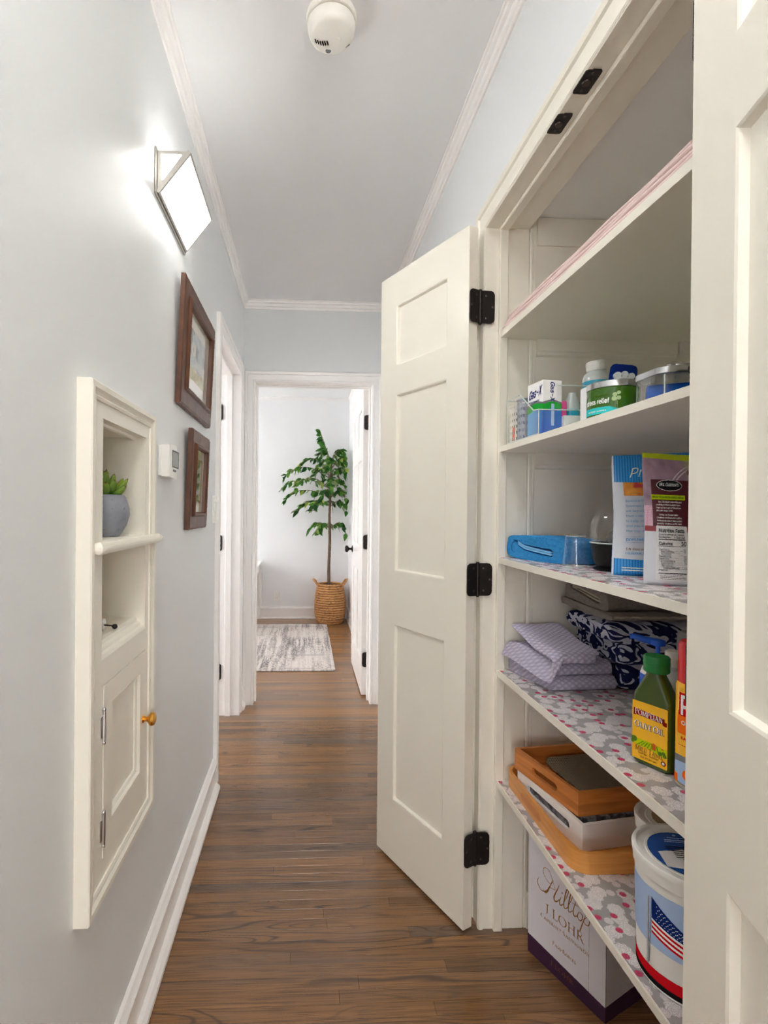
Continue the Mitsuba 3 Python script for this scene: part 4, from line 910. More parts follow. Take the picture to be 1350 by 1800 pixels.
# green candle jar
cd = root('candle_jar', 'green glass candle jar with a silver lid and white lettering', 'candle')
cx, cy, cr = .617, 1.005, .0475
put('glass', xf(lathe([(0, Z2 + .0005), (cr - .003, Z2 + .0005), (cr, Z2 + .004), (cr, Z2 + .056), (cr - .002, Z2 + .058), (0, Z2 + .058)], 56), None, (cx, cy, 0)), mat('green_glass', lin(50, 90, 12), .12, spec=.6), cd, smooth=35)
put('lid', xf(lathe([(0, Z2 + .0575), (cr + .0005, Z2 + .0575), (cr + .001, Z2 + .0585), (cr + .001, Z2 + .069), (cr - .001, Z2 + .0705), (0, Z2 + .0705)], 56), None, (cx, cy, 0)), 'steel', cd, smooth=35)
cf = math.atan2(-cy, -cx)
cpl = cyl_place(cx, cy, lambda b: cr + .0003, cf, 1)
put('lettering', wrap_print(sbox(-.066, Z2 + .006, -.006, Z2 + .019).union(Polygon([(-.006, Z2 + .006), (.012, Z2 + .012), (-.006, Z2 + .019)])), cpl), 'ink_teal', cd)
put('lettering', text3('stress relief', .0095, lambda a, b, h: cpl(-.060 + a, Z2 + .026 + b, .0002 + h), bold=True, width=.054), 'ink_white', cd)
put('lettering', text3('aromatherapy', .0035, lambda a, b, h: cpl(-.034 + a, Z2 + .040 + b, .0002 + h), width=.028), 'ink_leaf', cd)
put('lettering', text3('eucalyptus spearmint', .0032, lambda a, b, h: cpl(-.052 + a, Z2 + .0105 + b, .0006 + h), width=.04), 'ink_white', cd)
put('sprig', wrap_print(unary_union([Point(.003, Z2 + .041).buffer(.004), Point(.010, Z2 + .044).buffer(.0035), Point(.002, Z2 + .033).buffer(.0045), Point(.010, Z2 + .034).buffer(.004), LineString([(.007, Z2 + .022), (.0065, Z2 + .044)]).buffer(.0005)]), cpl), matte('sage', 168, 190, 140), cd)
# canisters with steel lids
scene['jar_glass'] = {'type': 'thindielectric', 'int_ior': 1.5}
def canister(label, c, ang, w, h, fill):
    k = root('glass_canister', label, 'canister')
    M, o = rz(ang), (c[0], c[1], Z2)
    sec = [(.0008, w, w, .022), (h, w, w, .022)]
    g = loft(sec); nf = len(g.faces)
    put('jar', xf(g, M, o), 'jar_glass', k, smooth=35)
    put('edge', xf(cat([tube([(sx * (w / 2 - .007), sy * (w / 2 - .007), .002), (sx * (w / 2 - .007), sy * (w / 2 - .007), h - .002)], .0012, 6) for sx in (-1, 1) for sy in (-1, 1)]), M, o), 'clear_edge', k, smooth=40)
    put('lid', xf(loft([(h, w + .004, w + .004, .024), (h + .0105, w + .004, w + .004, .024), (h + .012, w, w, .022)]), M, o), 'steel', k, smooth=35)
    put('lid_knob', xf(trimesh.creation.icosphere(3, .0095), M, np.array(o) + [0, 0, h + .0195]), 'steel', k, smooth=True)
    return k, M, o
mat('smoky', lin(58, 56, 58), .2, spec=.6)
k, M, o = canister('glass canister with a brushed steel lid at the front of the second shelf', (.656, .896), .0, .088, .055, None)
rl = root('blue_roll', 'blue wrapped roll lying inside the front glass canister', 'roll')
rm = lathe([(0, -.036), (.0205, -.036), (.022, -.034), (.022, .034), (.0205, .036), (0, .036)], 28)
put('wrapper', xf(rm, ry(math.pi / 2) @ rx(.5), (.656, .896, Z2 + .0235)), 'ink_blue', rl, smooth=35)
k, M, o = canister('glass canister with a steel lid standing behind the front one', (.748, 1.0), .1, .112, .086, None)
bx = root('black_box', 'small black lidded box beside the front glass canister', 'box')
put('body', B(.645, .74, .76, .838, Z2 + .0005, Z2 + .048, .003), 'black_plastic', bx); put('lid', B(.643, .742, .758, .840, Z2 + .048, Z2 + .062, .003), 'black_plastic', bx)

# ------------------------------------------------------------------ middle shelf
Z3 = 1.0875
def terry(p, n, uv): return noise(p.x * 420, p.y * 420, p.z * 420) * .6 + .4 * noise(p.x * 160, p.y * 160, p.z * 160)
def blue_terry(p, n, uv): return mix(lin(30, 108, 172), lin(66, 150, 208), fbm(p.x * 180, p.y * 180, p.z * 180, 3))
mat('blue_terry', proc(blue_terry), .95, spec=.1, bump=proc(terry), bscale=.003, sheen=.6)
matte('blue_hem', 120, 178, 222)
tw = root('blue_towel', 'bright blue folded terry towel at the far end of the middle shelf', 'towel')
tu = unit(-.288, .957, 0)
tp = lambda a, b, c: np.array((.650, 1.244, Z3)) + a * tu + b * np.array([0, 0, 1.0]) + c * np.array((1, .03, 0))
outer_ = Polygon(spline([(.004, .002), (.10, .0), (.20, .003), (.2235, .018), (.222, .045), (.208, .064), (.12, .066), (.05, .062), (.006, .056), (-.002, .03), (.004, .002)], 6)).buffer(0)
slot = Polygon(spline([(.05, .016), (.12, .021), (.165, .028), (.190, .044), (.200, .053), (.183, .052), (.16, .044), (.10, .038), (.055, .035), (.045, .026), (.05, .016)], 4)).buffer(0)
lip_ = LineString(spline([(.188, .05), (.2, .044), (.206, .03), (.2, .018)], 5)[:, :2]).buffer(.0012)
m = slab3(outer_.difference(slot).difference(lip_), .112, tp, .004); m = rough_up(m, .0012, 130, 3)
put('cloth', m, 'blue_terry', tw, smooth=50)
inn = unary_union([LineString(spline([(.056, .0215 + d), (.1, .0255 + d), (.15, .0315 + d), (.178, .042 + d)], 5)[:, :2]).buffer(.0024) for d in (0, .0056)])
put('hem', slab3(inn, .10, lambda a, b, c: tp(a, b, c + .001), .012), 'blue_hem', tw, smooth=50)
cu = root('clear_cup', 'clear plastic cup upside down in front of the blue towel', 'cup')
cux, cuy = .655, 1.212
pc_ = xf(lathe([(.0305, 0), (.0225, .073), (.021, .075), (0, .075)], 40), None, (cux, cuy, Z3 + .001))
put('body', pc_, 'clear_sheet', cu, smooth=40)
put('rim', xf(trimesh.creation.torus(.0305, .0011, 40, 8), None, (cux, cuy, Z3 + .0013)), 'clear_edge', cu, smooth=True)
put('base_ring', xf(trimesh.creation.torus(.0217, .0008, 36, 8), None, (cux, cuy, Z3 + .075)), 'clear_edge', cu, smooth=True)
dm = root('domed_dish', 'clear domed cover over a black bowl beside the blue bag', 'dish')
dx, dy = .724, 1.141
put('bowl', xf(lathe([(0, .0006), (.042, .0006), (.044, .003), (.05, .006), (.060, .028), (.064, .062), (.061, .062), (.055, .03), (.04, .012), (0, .012)], 40), None, (dx, dy, Z3)), 'black_plastic', dm, smooth=40)
put('foot', xf(lathe([(0, .0004), (.056, .0004), (.058, .003), (.05, .007), (0, .007)], 40), None, (dx, dy, Z3)), 'black_plastic', dm, smooth=40)
put('cover', xf(lathe([(.064, .062), (.065, .085), (.062, .115), (.048, .138), (.026, .152), (0, .156)], 44), None, (dx, dy, Z3)), 'clear_sheet', dm, smooth=True)
put('cover_rim', xf(trimesh.creation.torus(.0645, .0018, 44, 8), None, (dx, dy, Z3 + .063)), 'clear_edge', dm, smooth=True)
put('inner_bulb', xf(trimesh.creation.icosphere(3, .027), None, (.702, 1.112, Z3 + .070)), 'smoky', dm, smooth=True)

def pouch(o, u, W, H, T_, lean, top=0.0, n=26, m=34):
    """a filled stand-up pouch: front and back sheets sealed at the sides and top; returns (mesh, uv, place on the front)"""
    u = np.array(u) / np.linalg.norm(u); nrm = np.array([u[1], -u[0], 0.0])
    if nrm[1] > 0: nrm = -nrm
    def depth(a, b): return T_ * (max(0, 1 - abs(2 * a - 1) ** 3.0)) * (max(0.0, 1 - b) ** .55 * .9 + .02 * math.sin(9 * a + 14 * b) * (1 - b)) + .0006
    def P(a, b, h=0.0, s=1):
        d = depth(a, b) * s + h
        w = 1 - .05 * math.sin(math.pi * min(1, b * 1.05)) ** 2
        q = np.array(o) + u * ((a - .5) * w + .5) * W + np.array([0, 0, 1.0]) * (b * H + top * a * b) + nrm * (d - lean * b * H)
        return q
    v, uv = [], []
    for s in (1, -1):
        for j in range(m):
            for i in range(n):
                a, b = i / (n - 1), j / (m - 1); v.append(P(a, b, 0, s)); uv.append((a if s > 0 else 1 - a, b if s > 0 else b - 1.5))
    f = []; o2 = n * m
    for j in range(m - 1):
        for i in range(n - 1):
            a, b, c, d = j * n + i, j * n + i + 1, (j + 1) * n + i + 1, (j + 1) * n + i
            f += [[a, b, c], [a, c, d], [o2 + a, o2 + c, o2 + b], [o2 + a, o2 + d, o2 + c]]
    rim = [i for i in range(n)] + [j * n + n - 1 for j in range(1, m)] + [(m - 1) * n + i for i in range(n - 2, -1, -1)] + [j * n for j in range(m - 2, 0, -1)]
    for a, b in zip(rim, rim[1:] + rim[:1]): f += [[a, o2 + a, b], [b, o2 + a, o2 + b]]
    return trimesh.Trimesh(np.array(v), f, process=False), np.array(uv), lambda x, y, h: P(x / W, y / H, h + .0004)
def bag_blue(p, n, uv):
    u, v = uv.x, uv.y
    rib = 0.5 + 0.5 * dr.sin(u * 190)
    blue = mix(lin(24, 120, 200), lin(60, 160, 226), rib)
    paper = lin(222, 228, 238)
    ph = fbm(u * 16, v * 30, 2, 3)
    food = mix(mix(lin(206, 92, 34), lin(240, 178, 70), ph), lin(200, 60, 70), smoothstep(.71, .735, v) * smoothstep(.3, .55, noise(u * 14, v * 18, 4)))
    bowl = dr.square((u - .62) * 4.2) + dr.square((v - .725) * 22)
    food = mix(food, mix(lin(210, 206, 196), lin(190, 140, 90), smoothstep(.5, .2, bowl)), smoothstep(1.05, .9, bowl))
    c = mix(paper, food, smoothstep(.12, .13, u) * smoothstep(.66, .665, v + .02 * u) * smoothstep(.775, .77, v))
    c = mix(c, blue, smoothstep(.775, .78, v + .01 * dr.sin(u * 5)))
    c = mix(c, blue, smoothstep(.142, .138, v + .03 * u))
    return mix(c, paper, smoothstep(.025, .015, u))
mat('bag_blue_print', proc(bag_blue), .3, spec=.5)
k = root('blue_snack_bag', 'tall blue and white snack bag standing behind the purple pouch', 'snack bag')
m, uv, pl = pouch((.655, 1.066, Z3 + .0005), (.98, -.2, 0), .158, .254, .022, .02, .006)
put('bag', m, 'bag_blue_print', k, smooth=True, uv=uv)
put('lettering', text3('Pretzel', .020, lambda a, b, h: pl(.030 + a * .98, .205 + b + .08 * a, h), slant=.35, width=.09), 'ink_white', k)
for i, t in enumerate(('Bavarian & Cheese', 'flavored pretzel snacks', 'are beyond a favorite. They go', 'from sweet and the crunch', 'to salty, mustard to party mix', 'and you will find the way', 'the top and yours too.')):
    put('lettering', text3(t, .0046, lambda a, b, h, i=i: pl(.022 + a, .154 - .0105 * i + b, h), width=(.05, .085, .1, .09, .095, .085, .09)[i]), 'ink_sky', k)
put('lettering', text3('pretzelcrisps.com', .006, lambda a, b, h: pl(.022 + a, .073 + b, h), bold=True, width=.085), 'ink_sky', k)
for i, t in enumerate(('10 Second Appetizers', 'HUMMUS LOVES ME')):
    put('lettering', text3(t, .0048, lambda a, b, h, i=i: pl(.022 + a, .053 - .009 * i + b, h), width=.085), 'ink_brown' if i == 0 else 'ink_sky', k)
for i in range(2): put('lettering', wrap_print(sbox(.016, .010 + .005 * i, .075, .012 + .005 * i), pl, .02), 'ink_white', k)
put('rule', wrap_print(unary_union([sbox(.018, .081, .13, .0814), sbox(.018, .069, .13, .0694)]), pl, .02), 'ink_sky', k)

def bag_plum(p, n, uv):
    u, v = uv.x, uv.y
    cloth = mix(lin(128, 98, 122), lin(176, 148, 166), fbm(u * 9 + v * 4, v * 12, 2, 3))
    st = dr.abs(dr.sqrt(dr.square(u - .86) + dr.square((v - .62) * 1.75)) - .55)
    cloth = mix(cloth, lin(214, 204, 214), smoothstep(.012, .005, dr.abs(st - .02)))
    veg = mix(mix(lin(96, 120, 52), lin(214, 206, 178), fbm(u * 12, v * 14, 5, 3)), lin(120, 66, 32), smoothstep(.56, .7, noise(u * 15, v * 22, 3)))
    c = mix(cloth, veg, smoothstep(.50, .66, u + .5 * (v - .86)) * smoothstep(.64, .72, v))
    plum = mix(lin(92, 28, 44), lin(70, 18, 34), fbm(u * 8, v * 10, 1, 2))
    c = mix(c, plum, smoothstep(.09, .095, u) * smoothstep(.80, .795, v) * smoothstep(.42, .425, v))
    chk = smoothstep(.2, .35, dr.abs(u * 60 - dr.floor(u * 60) - .5)) * smoothstep(.2, .35, dr.abs(v * 90 - dr.floor(v * 90) - .5))
    c = mix(c, mix(lin(226, 190, 210), lin(150, 40, 90), chk), smoothstep(.095, .09, u) * smoothstep(.6, .595, v) * smoothstep(.44, .445, v))
    c = mix(c, lin(140, 40, 52), smoothstep(.445, .44, v))
    c = mix(c, lin(216, 218, 228), smoothstep(.405, .40, v))
    return mix(c, lin(186, 200, 24), smoothstep(.962, .965, v + .02 * u))
mat('bag_plum_print', proc(bag_plum), .28, spec=.5)
k = root('plum_pouch', 'plum and white food pouch with a nutrition panel on the middle shelf', 'food pouch')
m, uv, pl = pouch((.630, .925, Z3 + .0005), (.985, -.17, 0), .128, .245, .022, .045, -.008)
put('bag', m, 'bag_plum_print', k, smooth=True, uv=uv)
pl_full = pl; pl = lambda a, b, h: pl_full(.004 + a * .86, b, h)
put('badge', wrap_print(affinity.scale(Point(.044, .185).buffer(1, 24), .025, .0105), pl, .006), 'ink_white', k)
put('badge', wrap_print(affinity.scale(Point(.044, .185).buffer(1, 24), .024, .0096), lambda a, b, h: pl(a, b, h + .0004), .006), 'ink_black', k)
put('lettering', text3("Mrs. Cubbison's", .0065, lambda a, b, h: pl(.0235 + a, .1835 + b, h + .0008), slant=.3, width=.038), 'ink_white', k)
put('band', wrap_print(sbox(.008, .158, .074, .167), pl, .01), 'ink_lime', k)
put('lettering', text3('MADE FROM FRESH BAKED BREAD', .0038, lambda a, b, h: pl(.010 + a, .1607 + b, h + .0004), bold=True, width=.061), 'ink_leaf', k)
for i, t in enumerate(("   Mrs. Cubbison's innovative and", 'carefully crafted products have', 'been at the heart of American', 'kitchens since 1948.', '   Today, our Caesar Salad', 'Croutons continue that tradition.', 'Perfectly seasoned, these golden,', 'crunchy croutons are the ideal', 'topping for any soup or salad.')):
    put('lettering', text3(t.strip(), .0031, lambda a, b, h, i=i, t=t: pl(.016 + (.004 if t[0] == ' ' else 0) + a, .1525 - .0055 * i - (.002 if i > 3 else 0) + b, h), bold=True, width=(.046, .048, .048, .032, .038, .05, .05, .049, .048)[i]), 'ink_white', k)
put('nutrition_panel', wrap_print(sbox(.016, .010, .0735, .108).buffer(.0015), pl, .01), 'ink_paper', k)
pp = lambda a, b, h: pl(a, b * 1.10, h + .0004)
put('lettering', text3('Nutrition Facts', .0062, lambda a, b, h: pp(.0185 + a, .0885 + b, h), bold=True, width=.051), 'ink_black', k)
put('lettering', text3('about 25 servings per container', .003, lambda a, b, h: pp(.0185 + a, .0835 + b, h), width=.05), 'ink_black', k)
put('lettering', text3('Serving size      2 Tbsp (7g)', .0031, lambda a, b, h: pp(.0185 + a, .0790 + b, h), bold=True, width=.051), 'ink_black', k)
put('lettering', text3('Calories', .0053, lambda a, b, h: pp(.0185 + a, .0672 + b, h), bold=True, width=.026), 'ink_black', k)
put('lettering', text3('30', .0068, lambda a, b, h: pp(.0605 + a, .0668 + b, h), bold=True), 'ink_black', k)
for i, (t, w, s, pc2) in enumerate((('Total Fat 1g', .02, 0, '1%'), ('Saturated Fat 0g', .024, .004, '0%'), ('Trans Fat 0g', .018, .004, ''), ('Cholesterol 0mg', .022, 0, '0%'), ('Sodium 75mg', .018, 0, '3%'), ('Total Carbohydrate 4g', .03, 0, '1%'), ('Dietary Fiber 0g', .022, .004, '0%'), ('Total Sugars 0g', .02, .004, ''), ('Includes 0g Added Sugars', .03, .008, '0%'), ('Protein 1g', .016, 0, ''))):
    put('lettering', text3(t, .0026, lambda a, b, h, i=i, s=s: pp(.0187 + s + a, .0585 - .0038 * i + b, h), width=w), 'ink_black', k)
    if pc2: put('lettering', text3(pc2, .0026, lambda a, b, h, i=i: pp(.066 + a, .0585 - .0038 * i + b, h)), 'ink_black', k)
put('rule', wrap_print(unary_union([sbox(.0185, .0758, .0705, .0773), sbox(.0185, .0648, .0705, .0656), sbox(.0185, .0195, .0705, .0208)] + [sbox(.0187, .0574 - .0038 * i, .0703, .0576 - .0038 * i) for i in range(9)] + [sbox(.02, .0175 - .0024 * i, .0695, .018 - .0024 * i) for i in range(4)]), pp, .02), 'ink_black', k)
k = root('beige_tin', 'small round beige tin showing past the plum pouch', 'tin')
put('body', xf(lathe([(0, .0005), (.028, .0005), (.03, .003), (.03, .078), (0, .078)], 32), None, (.735, .862, Z3)), matte('tin_beige', 206, 192, 172), k, smooth=35)
put('lid', xf(lathe([(0, .078), (.031, .078), (.031, .094), (.029, .097), (0, .097)], 32), None, (.735, .862, Z3)), 'tin_beige', k, smooth=35)

# ------------------------------------------------------------------ fourth shelf
Z4 = .7612
def waffle(p, n, uv):
    a = p.x * 170; b = (p.y + p.z * 1.3) * 170
    return dr.abs(dr.sin(a + b)) * dr.abs(dr.sin(a - b))
def lav(p, n, uv): return mix(lin(164, 158, 182), lin(204, 199, 216), dr.abs(dr.sin(p.x * 170 + (p.y + p.z * 1.3) * 170)) * dr.abs(dr.sin(p.x * 170 - (p.y + p.z * 1.3) * 170)))
mat('lavender_waffle', proc(lav), .95, spec=.1, sheen=.4, bump=proc(waffle), bscale=.003)
lu = unit(-.042, .185, 0)
def fold_u(L, t, y0=0.0):
    """two layers folded over at a = 0"""
    return LineString(spline([(L, y0 + t * .5), (L * .6, y0 + t * .48), (L * .25, y0 + t * .5), (t * .9, y0 + t * .52), (t * .5, y0 + t), (t * .9, y0 + t * 1.5), (L * .25, y0 + t * 1.54), (L * .6, y0 + t * 1.5), (L, y0 + t * 1.46)], 5)[:, :2]).buffer(t * .485, 6)
for i, (lab, o, L, D, z) in enumerate((('lavender waffle towel, lowest of the three folded lavender towels', (.637, 1.268), .187, .165, Z4 + .0007), ('lavender waffle towel in the middle of the three folded lavender towels', (.641, 1.272), .180, .15, Z4 + .0387))):
    k = root('lavender_towel', lab, 'towel', 'lavender waffle towels on the fourth shelf')
    m = slab3(fold_u(L, .0185), D, lambda a, b, c, o=o, z=z: np.array((o[0], o[1], z)) + a * lu + np.array([0, 0, b]) + c * np.array((1.0, .045, 0)), .005)
    sag = m.vertices; m = rough_up(m, .0012, 40, 5 + i)
    put('cloth', m, 'lavender_waffle', k, smooth=50)
k = root('lavender_towel', 'lavender waffle towel loosely folded on top with a small white tag', 'towel', 'lavender waffle towels on the fourth shelf')
path = spline([(1.455, .8405), (1.41, .846), (1.36, .8455), (1.30, .8415), (1.272, .8405), (1.250, .846), (1.243, .857), (1.252, .868), (1.285, .872), (1.33, .874), (1.39, .888), (1.435, .896)], 7)[:, :2]
G = []
for i, (y, z) in enumerate(path):
    up_l = i > 45
    row = []
    for c in np.linspace(0, 1, 24):
        x = (.600 if up_l else .586) + .135 * c + .16 * (1.30 - y) * (1 - .4 * c) * (1 if not up_l else .5)
        edge = .637 + (1.268 - y) * .227
        s_ = max(0.0, edge - .004 - x)
        dz = -(1.15 if not up_l else .55) * s_
        row.append((x + (.35 * s_), y + .012 * (c - .5), z + dz + .0015 * math.sin(9 * c + 22 * y)))
    G.append(row)
m = sheet(np.array(G), .0085); m = fine(m, .009)
put('cloth', rough_up(m, .001, 40, 9), 'lavender_waffle', k, smooth=60)
put('tag', xf(B(-.001, .001, -.018, .018, -.006, .006, .0006), rz(.25) @ rx(-.5), (.622, 1.262, .815)), 'ink_white', k)
# navy and white bath mat, folded thick
def mat_fn(p, n, uv):
    x, y = (p.x * .8 + p.y) * 62, (p.z * 1.2 + p.x * .4) * 70
    w1 = noise(x * .8, y * .8, 3) * 3.2; w2 = noise(x * .8 + 9, y * .8, 7) * 3.2
    s = noise(x * 1.1 + w1, y * 1.1 + w2, 1)
    return mix(lin(204, 206, 222), lin(26, 32, 72), smoothstep(.49, .53, s))
mat('bath_mat_pile', proc(mat_fn), .98, spec=.05, bump=proc(terry), bscale=.004)
mt = root('bath_mat', 'thick folded navy and white patterned bath mat behind the lavender towels', 'bath mat')
def blob(y0, y1, z0, z1, r): return rounded(y1 - y0, z1 - z0, r, (y0 + y1) / 2, (z0 + z1) / 2)
for i, (X0, X1, y0, y1, z0, z1, sk) in enumerate(((.812, 1.075, 1.262, 1.455, Z4 + .0007, Z4 + .074, .0), (.795, 1.075, 1.245, 1.462, Z4 + .068, Z4 + .135, .02), (.768, 1.07, 1.232, 1.458, Z4 + .127, Z4 + .186, .04))):
    m = slab3(blob(y0, y1, z0, z1, .03), X1 - X0, lambda a, b, c, X0=X0, sk=sk: (X0 + c - sk * (b - Z4 - .1) * 2, a, b), .006)
    v = m.vertices; tt = np.clip((X0 + .04 - v[:, 0]) / .05, 0, 1); zc = (z0 + z1) / 2; v[:, 2] = zc + (v[:, 2] - zc) * (1 - .5 * tt ** 2); m.vertices = v
    m = rough_up(m, .006, 34, 20 + i); m.vertices[:, 2] = np.maximum(m.vertices[:, 2], Z4 + .0004)
    put('fold', m, 'bath_mat_pile', mt, smooth=60)
def grey_fn(p, n, uv): return mix(lin(142, 134, 130), lin(108, 101, 99), fbm(p.x * 150, p.y * 150, p.z * 150, 3))
mat('grey_pile', proc(grey_fn), .98, spec=.05, bump=proc(terry), bscale=.004)
mat('grey_fleece', lin(178, 170, 156), .98, spec=.05, bump=proc(terry), bscale=.004)
gr = root('grey_mat', 'folded brown-grey bath mat with a pale stitched edge on top of the navy mat', 'bath mat')
Zg = Z4 + .1925
gp = lambda a, b, c: (.748 + c, 1.452 - a, Zg + b)
lowp = LineString(spline([(.0, .012), (.08, .010), (.16, .008), (.232, .010)], 5)[:, :2]).buffer(.0095, 6)
m = slab3(lowp, .33, gp, .005); put('lower_fold', rough_up(m, .003, 40, 31), 'grey_pile', gr, smooth=60)
roll = Polygon(spline([(.012, .024), (.08, .021), (.165, .018), (.212, .022), (.216, .042), (.2, .062), (.12, .074), (.05, .074), (.014, .060), (.006, .042), (.012, .024)], 6)[:, :2]).buffer(0)
hole = Polygon(spline([(.034, .052), (.08, .046), (.14, .036), (.178, .034), (.178, .046), (.13, .055), (.07, .063), (.036, .062), (.034, .052)], 5)[:, :2]).buffer(0)
m = slab3(roll.difference(hole), .31, lambda a, b, c: gp(a, b, c + .004), .005); put('upper_fold', rough_up(m, .002, 40, 33), 'grey_pile', gr, smooth=60)
put('inner_fold', slab3(hole.buffer(-.0015).difference(LineString([(.06, .055), (.165, .041)]).buffer(.0016)), .3, lambda a, b, c: gp(a, b, c + .010), .012), 'grey_fleece', gr, smooth=60)
ed = [gp(.2405 + .001 * math.sin(i), .0105 + .0008 * math.sin(2.1 * i), .004 + .322 * i / 40) for i in range(41)]
put('stitched_edge', tube(ed, .0028, 6), 'grey_fleece', gr, smooth=True)
# olive oil
mat('oil_glass', lin(52, 72, 16), .12, spec=.6, clearcoat=.6, clearcoat_gloss=.95)
mat('green_cap', lin(16, 112, 50), .35)
oil = root('olive_oil_bottle', 'green olive oil bottle with a yellow label and green cap on the fourth shelf', 'bottle')
ou = unit(.0277, -.0608, 0); on = unit(-.910, -.4146, 0)
oc = np.array((.6385, .8985, Z4 + .0006))
OM = np.column_stack([ou, -on, [0, 0, 1.0]])
put('body', xf(loft([(0, .060, .030, .010), (.004, .067, .036, .010), (.118, .067, .036, .009), (.126, .066, .0355, .009), (.166, .030, .028, .012), (.170, .030, .030, .0148)]), OM, oc), 'oil_glass', oil, smooth=28)
put('neck', xf(lathe([(.0145, .168), (.0145, .172), (0, .172)], 24), OM, oc), 'oil_glass', oil, smooth=30)
put('cap', xf(lathe([(0, .1705), (.0195, .1705), (.021, .173), (.021, .186), (.0215, .1865), (.0215, .188), (.021, .1885), (.021, .197), (.0195, .1995), (0, .2)], 40), OM, oc), 'green_cap', oil, smooth=35)
op = lambda a, b, h=0.0: oc + ou * (a - .0335) + on * (.0181 + h) + np.array([0, 0, b])
lb = fresh(oil + '__label')
scene[lb] = mikit.ply(poly3(sbox(.0035, .010, .062, .1115).buffer(.002), op), mat('label_yellow', lin(248, 188, 34), .3))
q1 = lambda a, b, h: op(a, b, h + .0005); q2 = lambda a, b, h: op(a, b, h + .0009)
put('banner', poly3(Polygon([(.004, .100), (.059, .096), (.059, .0905), (.063, .0905), (.0625, .083), (.056, .084), (.056, .0865), (.008, .0885), (.008, .087), (.004, .087)]), q1), 'ink_maroon', lb)
t, w = serif_text('POMPEIAN', .0092, thick=.15, thin=.08, caps_first=1.12); t = affinity.scale(t, .050 / w, 1, origin=(0, 0))
put('lettering', poly3(t, lambda a, b, h: q2(.0065 + a, .0895 + b - .035 * a, h)), 'ink_white', lb)
t, w = serif_text('OLIVE OIL', .0088, thick=.15, thin=.06, caps_first=1.22); t = affinity.scale(t, .052 / w, 1, origin=(0, 0))
put('lettering', poly3(t.buffer(.0006), lambda a, b, h: q1(.0062 + a, .0665 + b, h)), 'ink_brown', lb)
put('lettering', poly3(t, lambda a, b, h: q2(.0060 + a, .0668 + b, h)), 'ink_white', lb)
put('scene_field', poly3(Polygon([(.003, .041), (.012, .045), (.03, .046), (.05, .044), (.063, .042), (.063, .028), (.045, .030), (.03, .034), (.015, .033), (.003, .036)]), q1), 'ink_lime', lb)
put('scene_rows', poly3(unary_union([LineString([(.012 + .006 * i, .034), (.022 + .004 * i, .043)]).buffer(.0006) for i in range(7)] + [Point(.006, .043).buffer(.005), Point(.003, .038).buffer(.003), Point(.052, .033).buffer(.0035), Point(.058, .035).buffer(.003), Point(.060, .031).buffer(.003)]), q2), 'ink_leaf', lb)
put('scene_roof', poly3(unary_union([Polygon([(.035, .043), (.041, .047), (.048, .043)]), sbox(.0385, .035, .0445, .0425), Polygon([(.053, .041), (.056, .043), (.059, .041)])]), lambda a, b, h: op(a, b, h + .0012)), 'ink_terracotta', lb)
t, w = serif_text('MILD TASTE', .0078, thick=.14, thin=.06, caps_first=1.2); t = affinity.scale(t, .050 / w, 1, origin=(0, 0))
put('lettering', poly3(t, lambda a, b, h: q1(.0075 + a, .0235 + b, h)), 'ink_brown', lb)
put('lettering', text3('ROASTING - SAUTEING', .0028, lambda a, b, h: q1(.013 + a, .0188 + b, h), width=.036), 'ink_brown', lb)
put('lettering', text3('16 FL OZ (473 ML)', .0028, lambda a, b, h: q1(.016 + a, .0125 + b, h), width=.03), 'ink_brown', lb)
put('seal', poly3(Point(.0575, .0175).buffer(.0042), q1), 'ink_maroon', lb); put('seal', poly3(Point(.0575, .0175).buffer(.0024), q2), 'ink_paper', lb)
# yellow spray can
pm = root('cooking_spray', 'yellow cooking spray can with a red cap at the near end of the fourth shelf', 'spray can')
px_, py_, pr0 = .661, .826, .0325
put('body', xf(lathe([(0, .001), (pr0 - .004, .001), (pr0, .004), (pr0, .168), (pr0 - .002, .1745), (pr0 - .006, .178), (0, .178)], 48), None, (px_, py_, Z4)), mat('can_yellow', lin(250, 186, 30), .25, spec=.6), pm, smooth=35)
put('base_rim', xf(lathe([(0, .0006), (pr0 - .001, .0006), (pr0 + .001, .003), (pr0 + .0006, .0065), (0, .0065)], 48), None, (px_, py_, Z4)), 'steel', pm, smooth=35)
put('cap', xf(lathe([(0, .172), (pr0 - .0025, .172), (pr0 - .0025, .236), (pr0 - .006, .243), (pr0 - .014, .245), (0, .245)], 48), None, (px_, py_, Z4)), mat('red_cap', lin(206, 20, 28), .25, spec=.6), pm, smooth=35)
fa = math.atan2(-py_, -px_)
cpl = cyl_place(px_, py_, lambda b: pr0 + .0003, fa, 1)
A_ = lambda a, b, h, e=0: cpl(a, Z4 + b, h + e)
put('red_panel', wrap_print(unary_union([sbox(-.031, .125, .04, .160), sbox(-.033, .100, .04, .128)]), lambda a, b, h: A_(a, b, h)), 'ink_red', pm)
put('orange_panel', wrap_print(sbox(-.0325, .094, .04, .120).buffer(.002), lambda a, b, h: A_(a, b, h, .0004)), 'ink_orange', pm)
put('lettering', text3('PAM', .0315, lambda a, b, h: A_(-.0295 + a, .1245 + b, h, .0006), bold=True, width=.07), 'ink_white', pm)
put('lettering', text3('ORIGINAL', .0065, lambda a, b, h: A_(-.026 + a, .108 + b, h, .0008), bold=True, width=.05), 'ink_white', pm)
put('lettering', text3('EASY TO USE', .0045, lambda a, b, h: A_(-.027 + a, .083 + b, h, .0004), bold=True, width=.05), 'ink_red', pm)
put('rule', wrap_print(sbox(-.033, .0725, .03, .0732), lambda a, b, h: A_(a, b, h)), 'ink_red', pm)
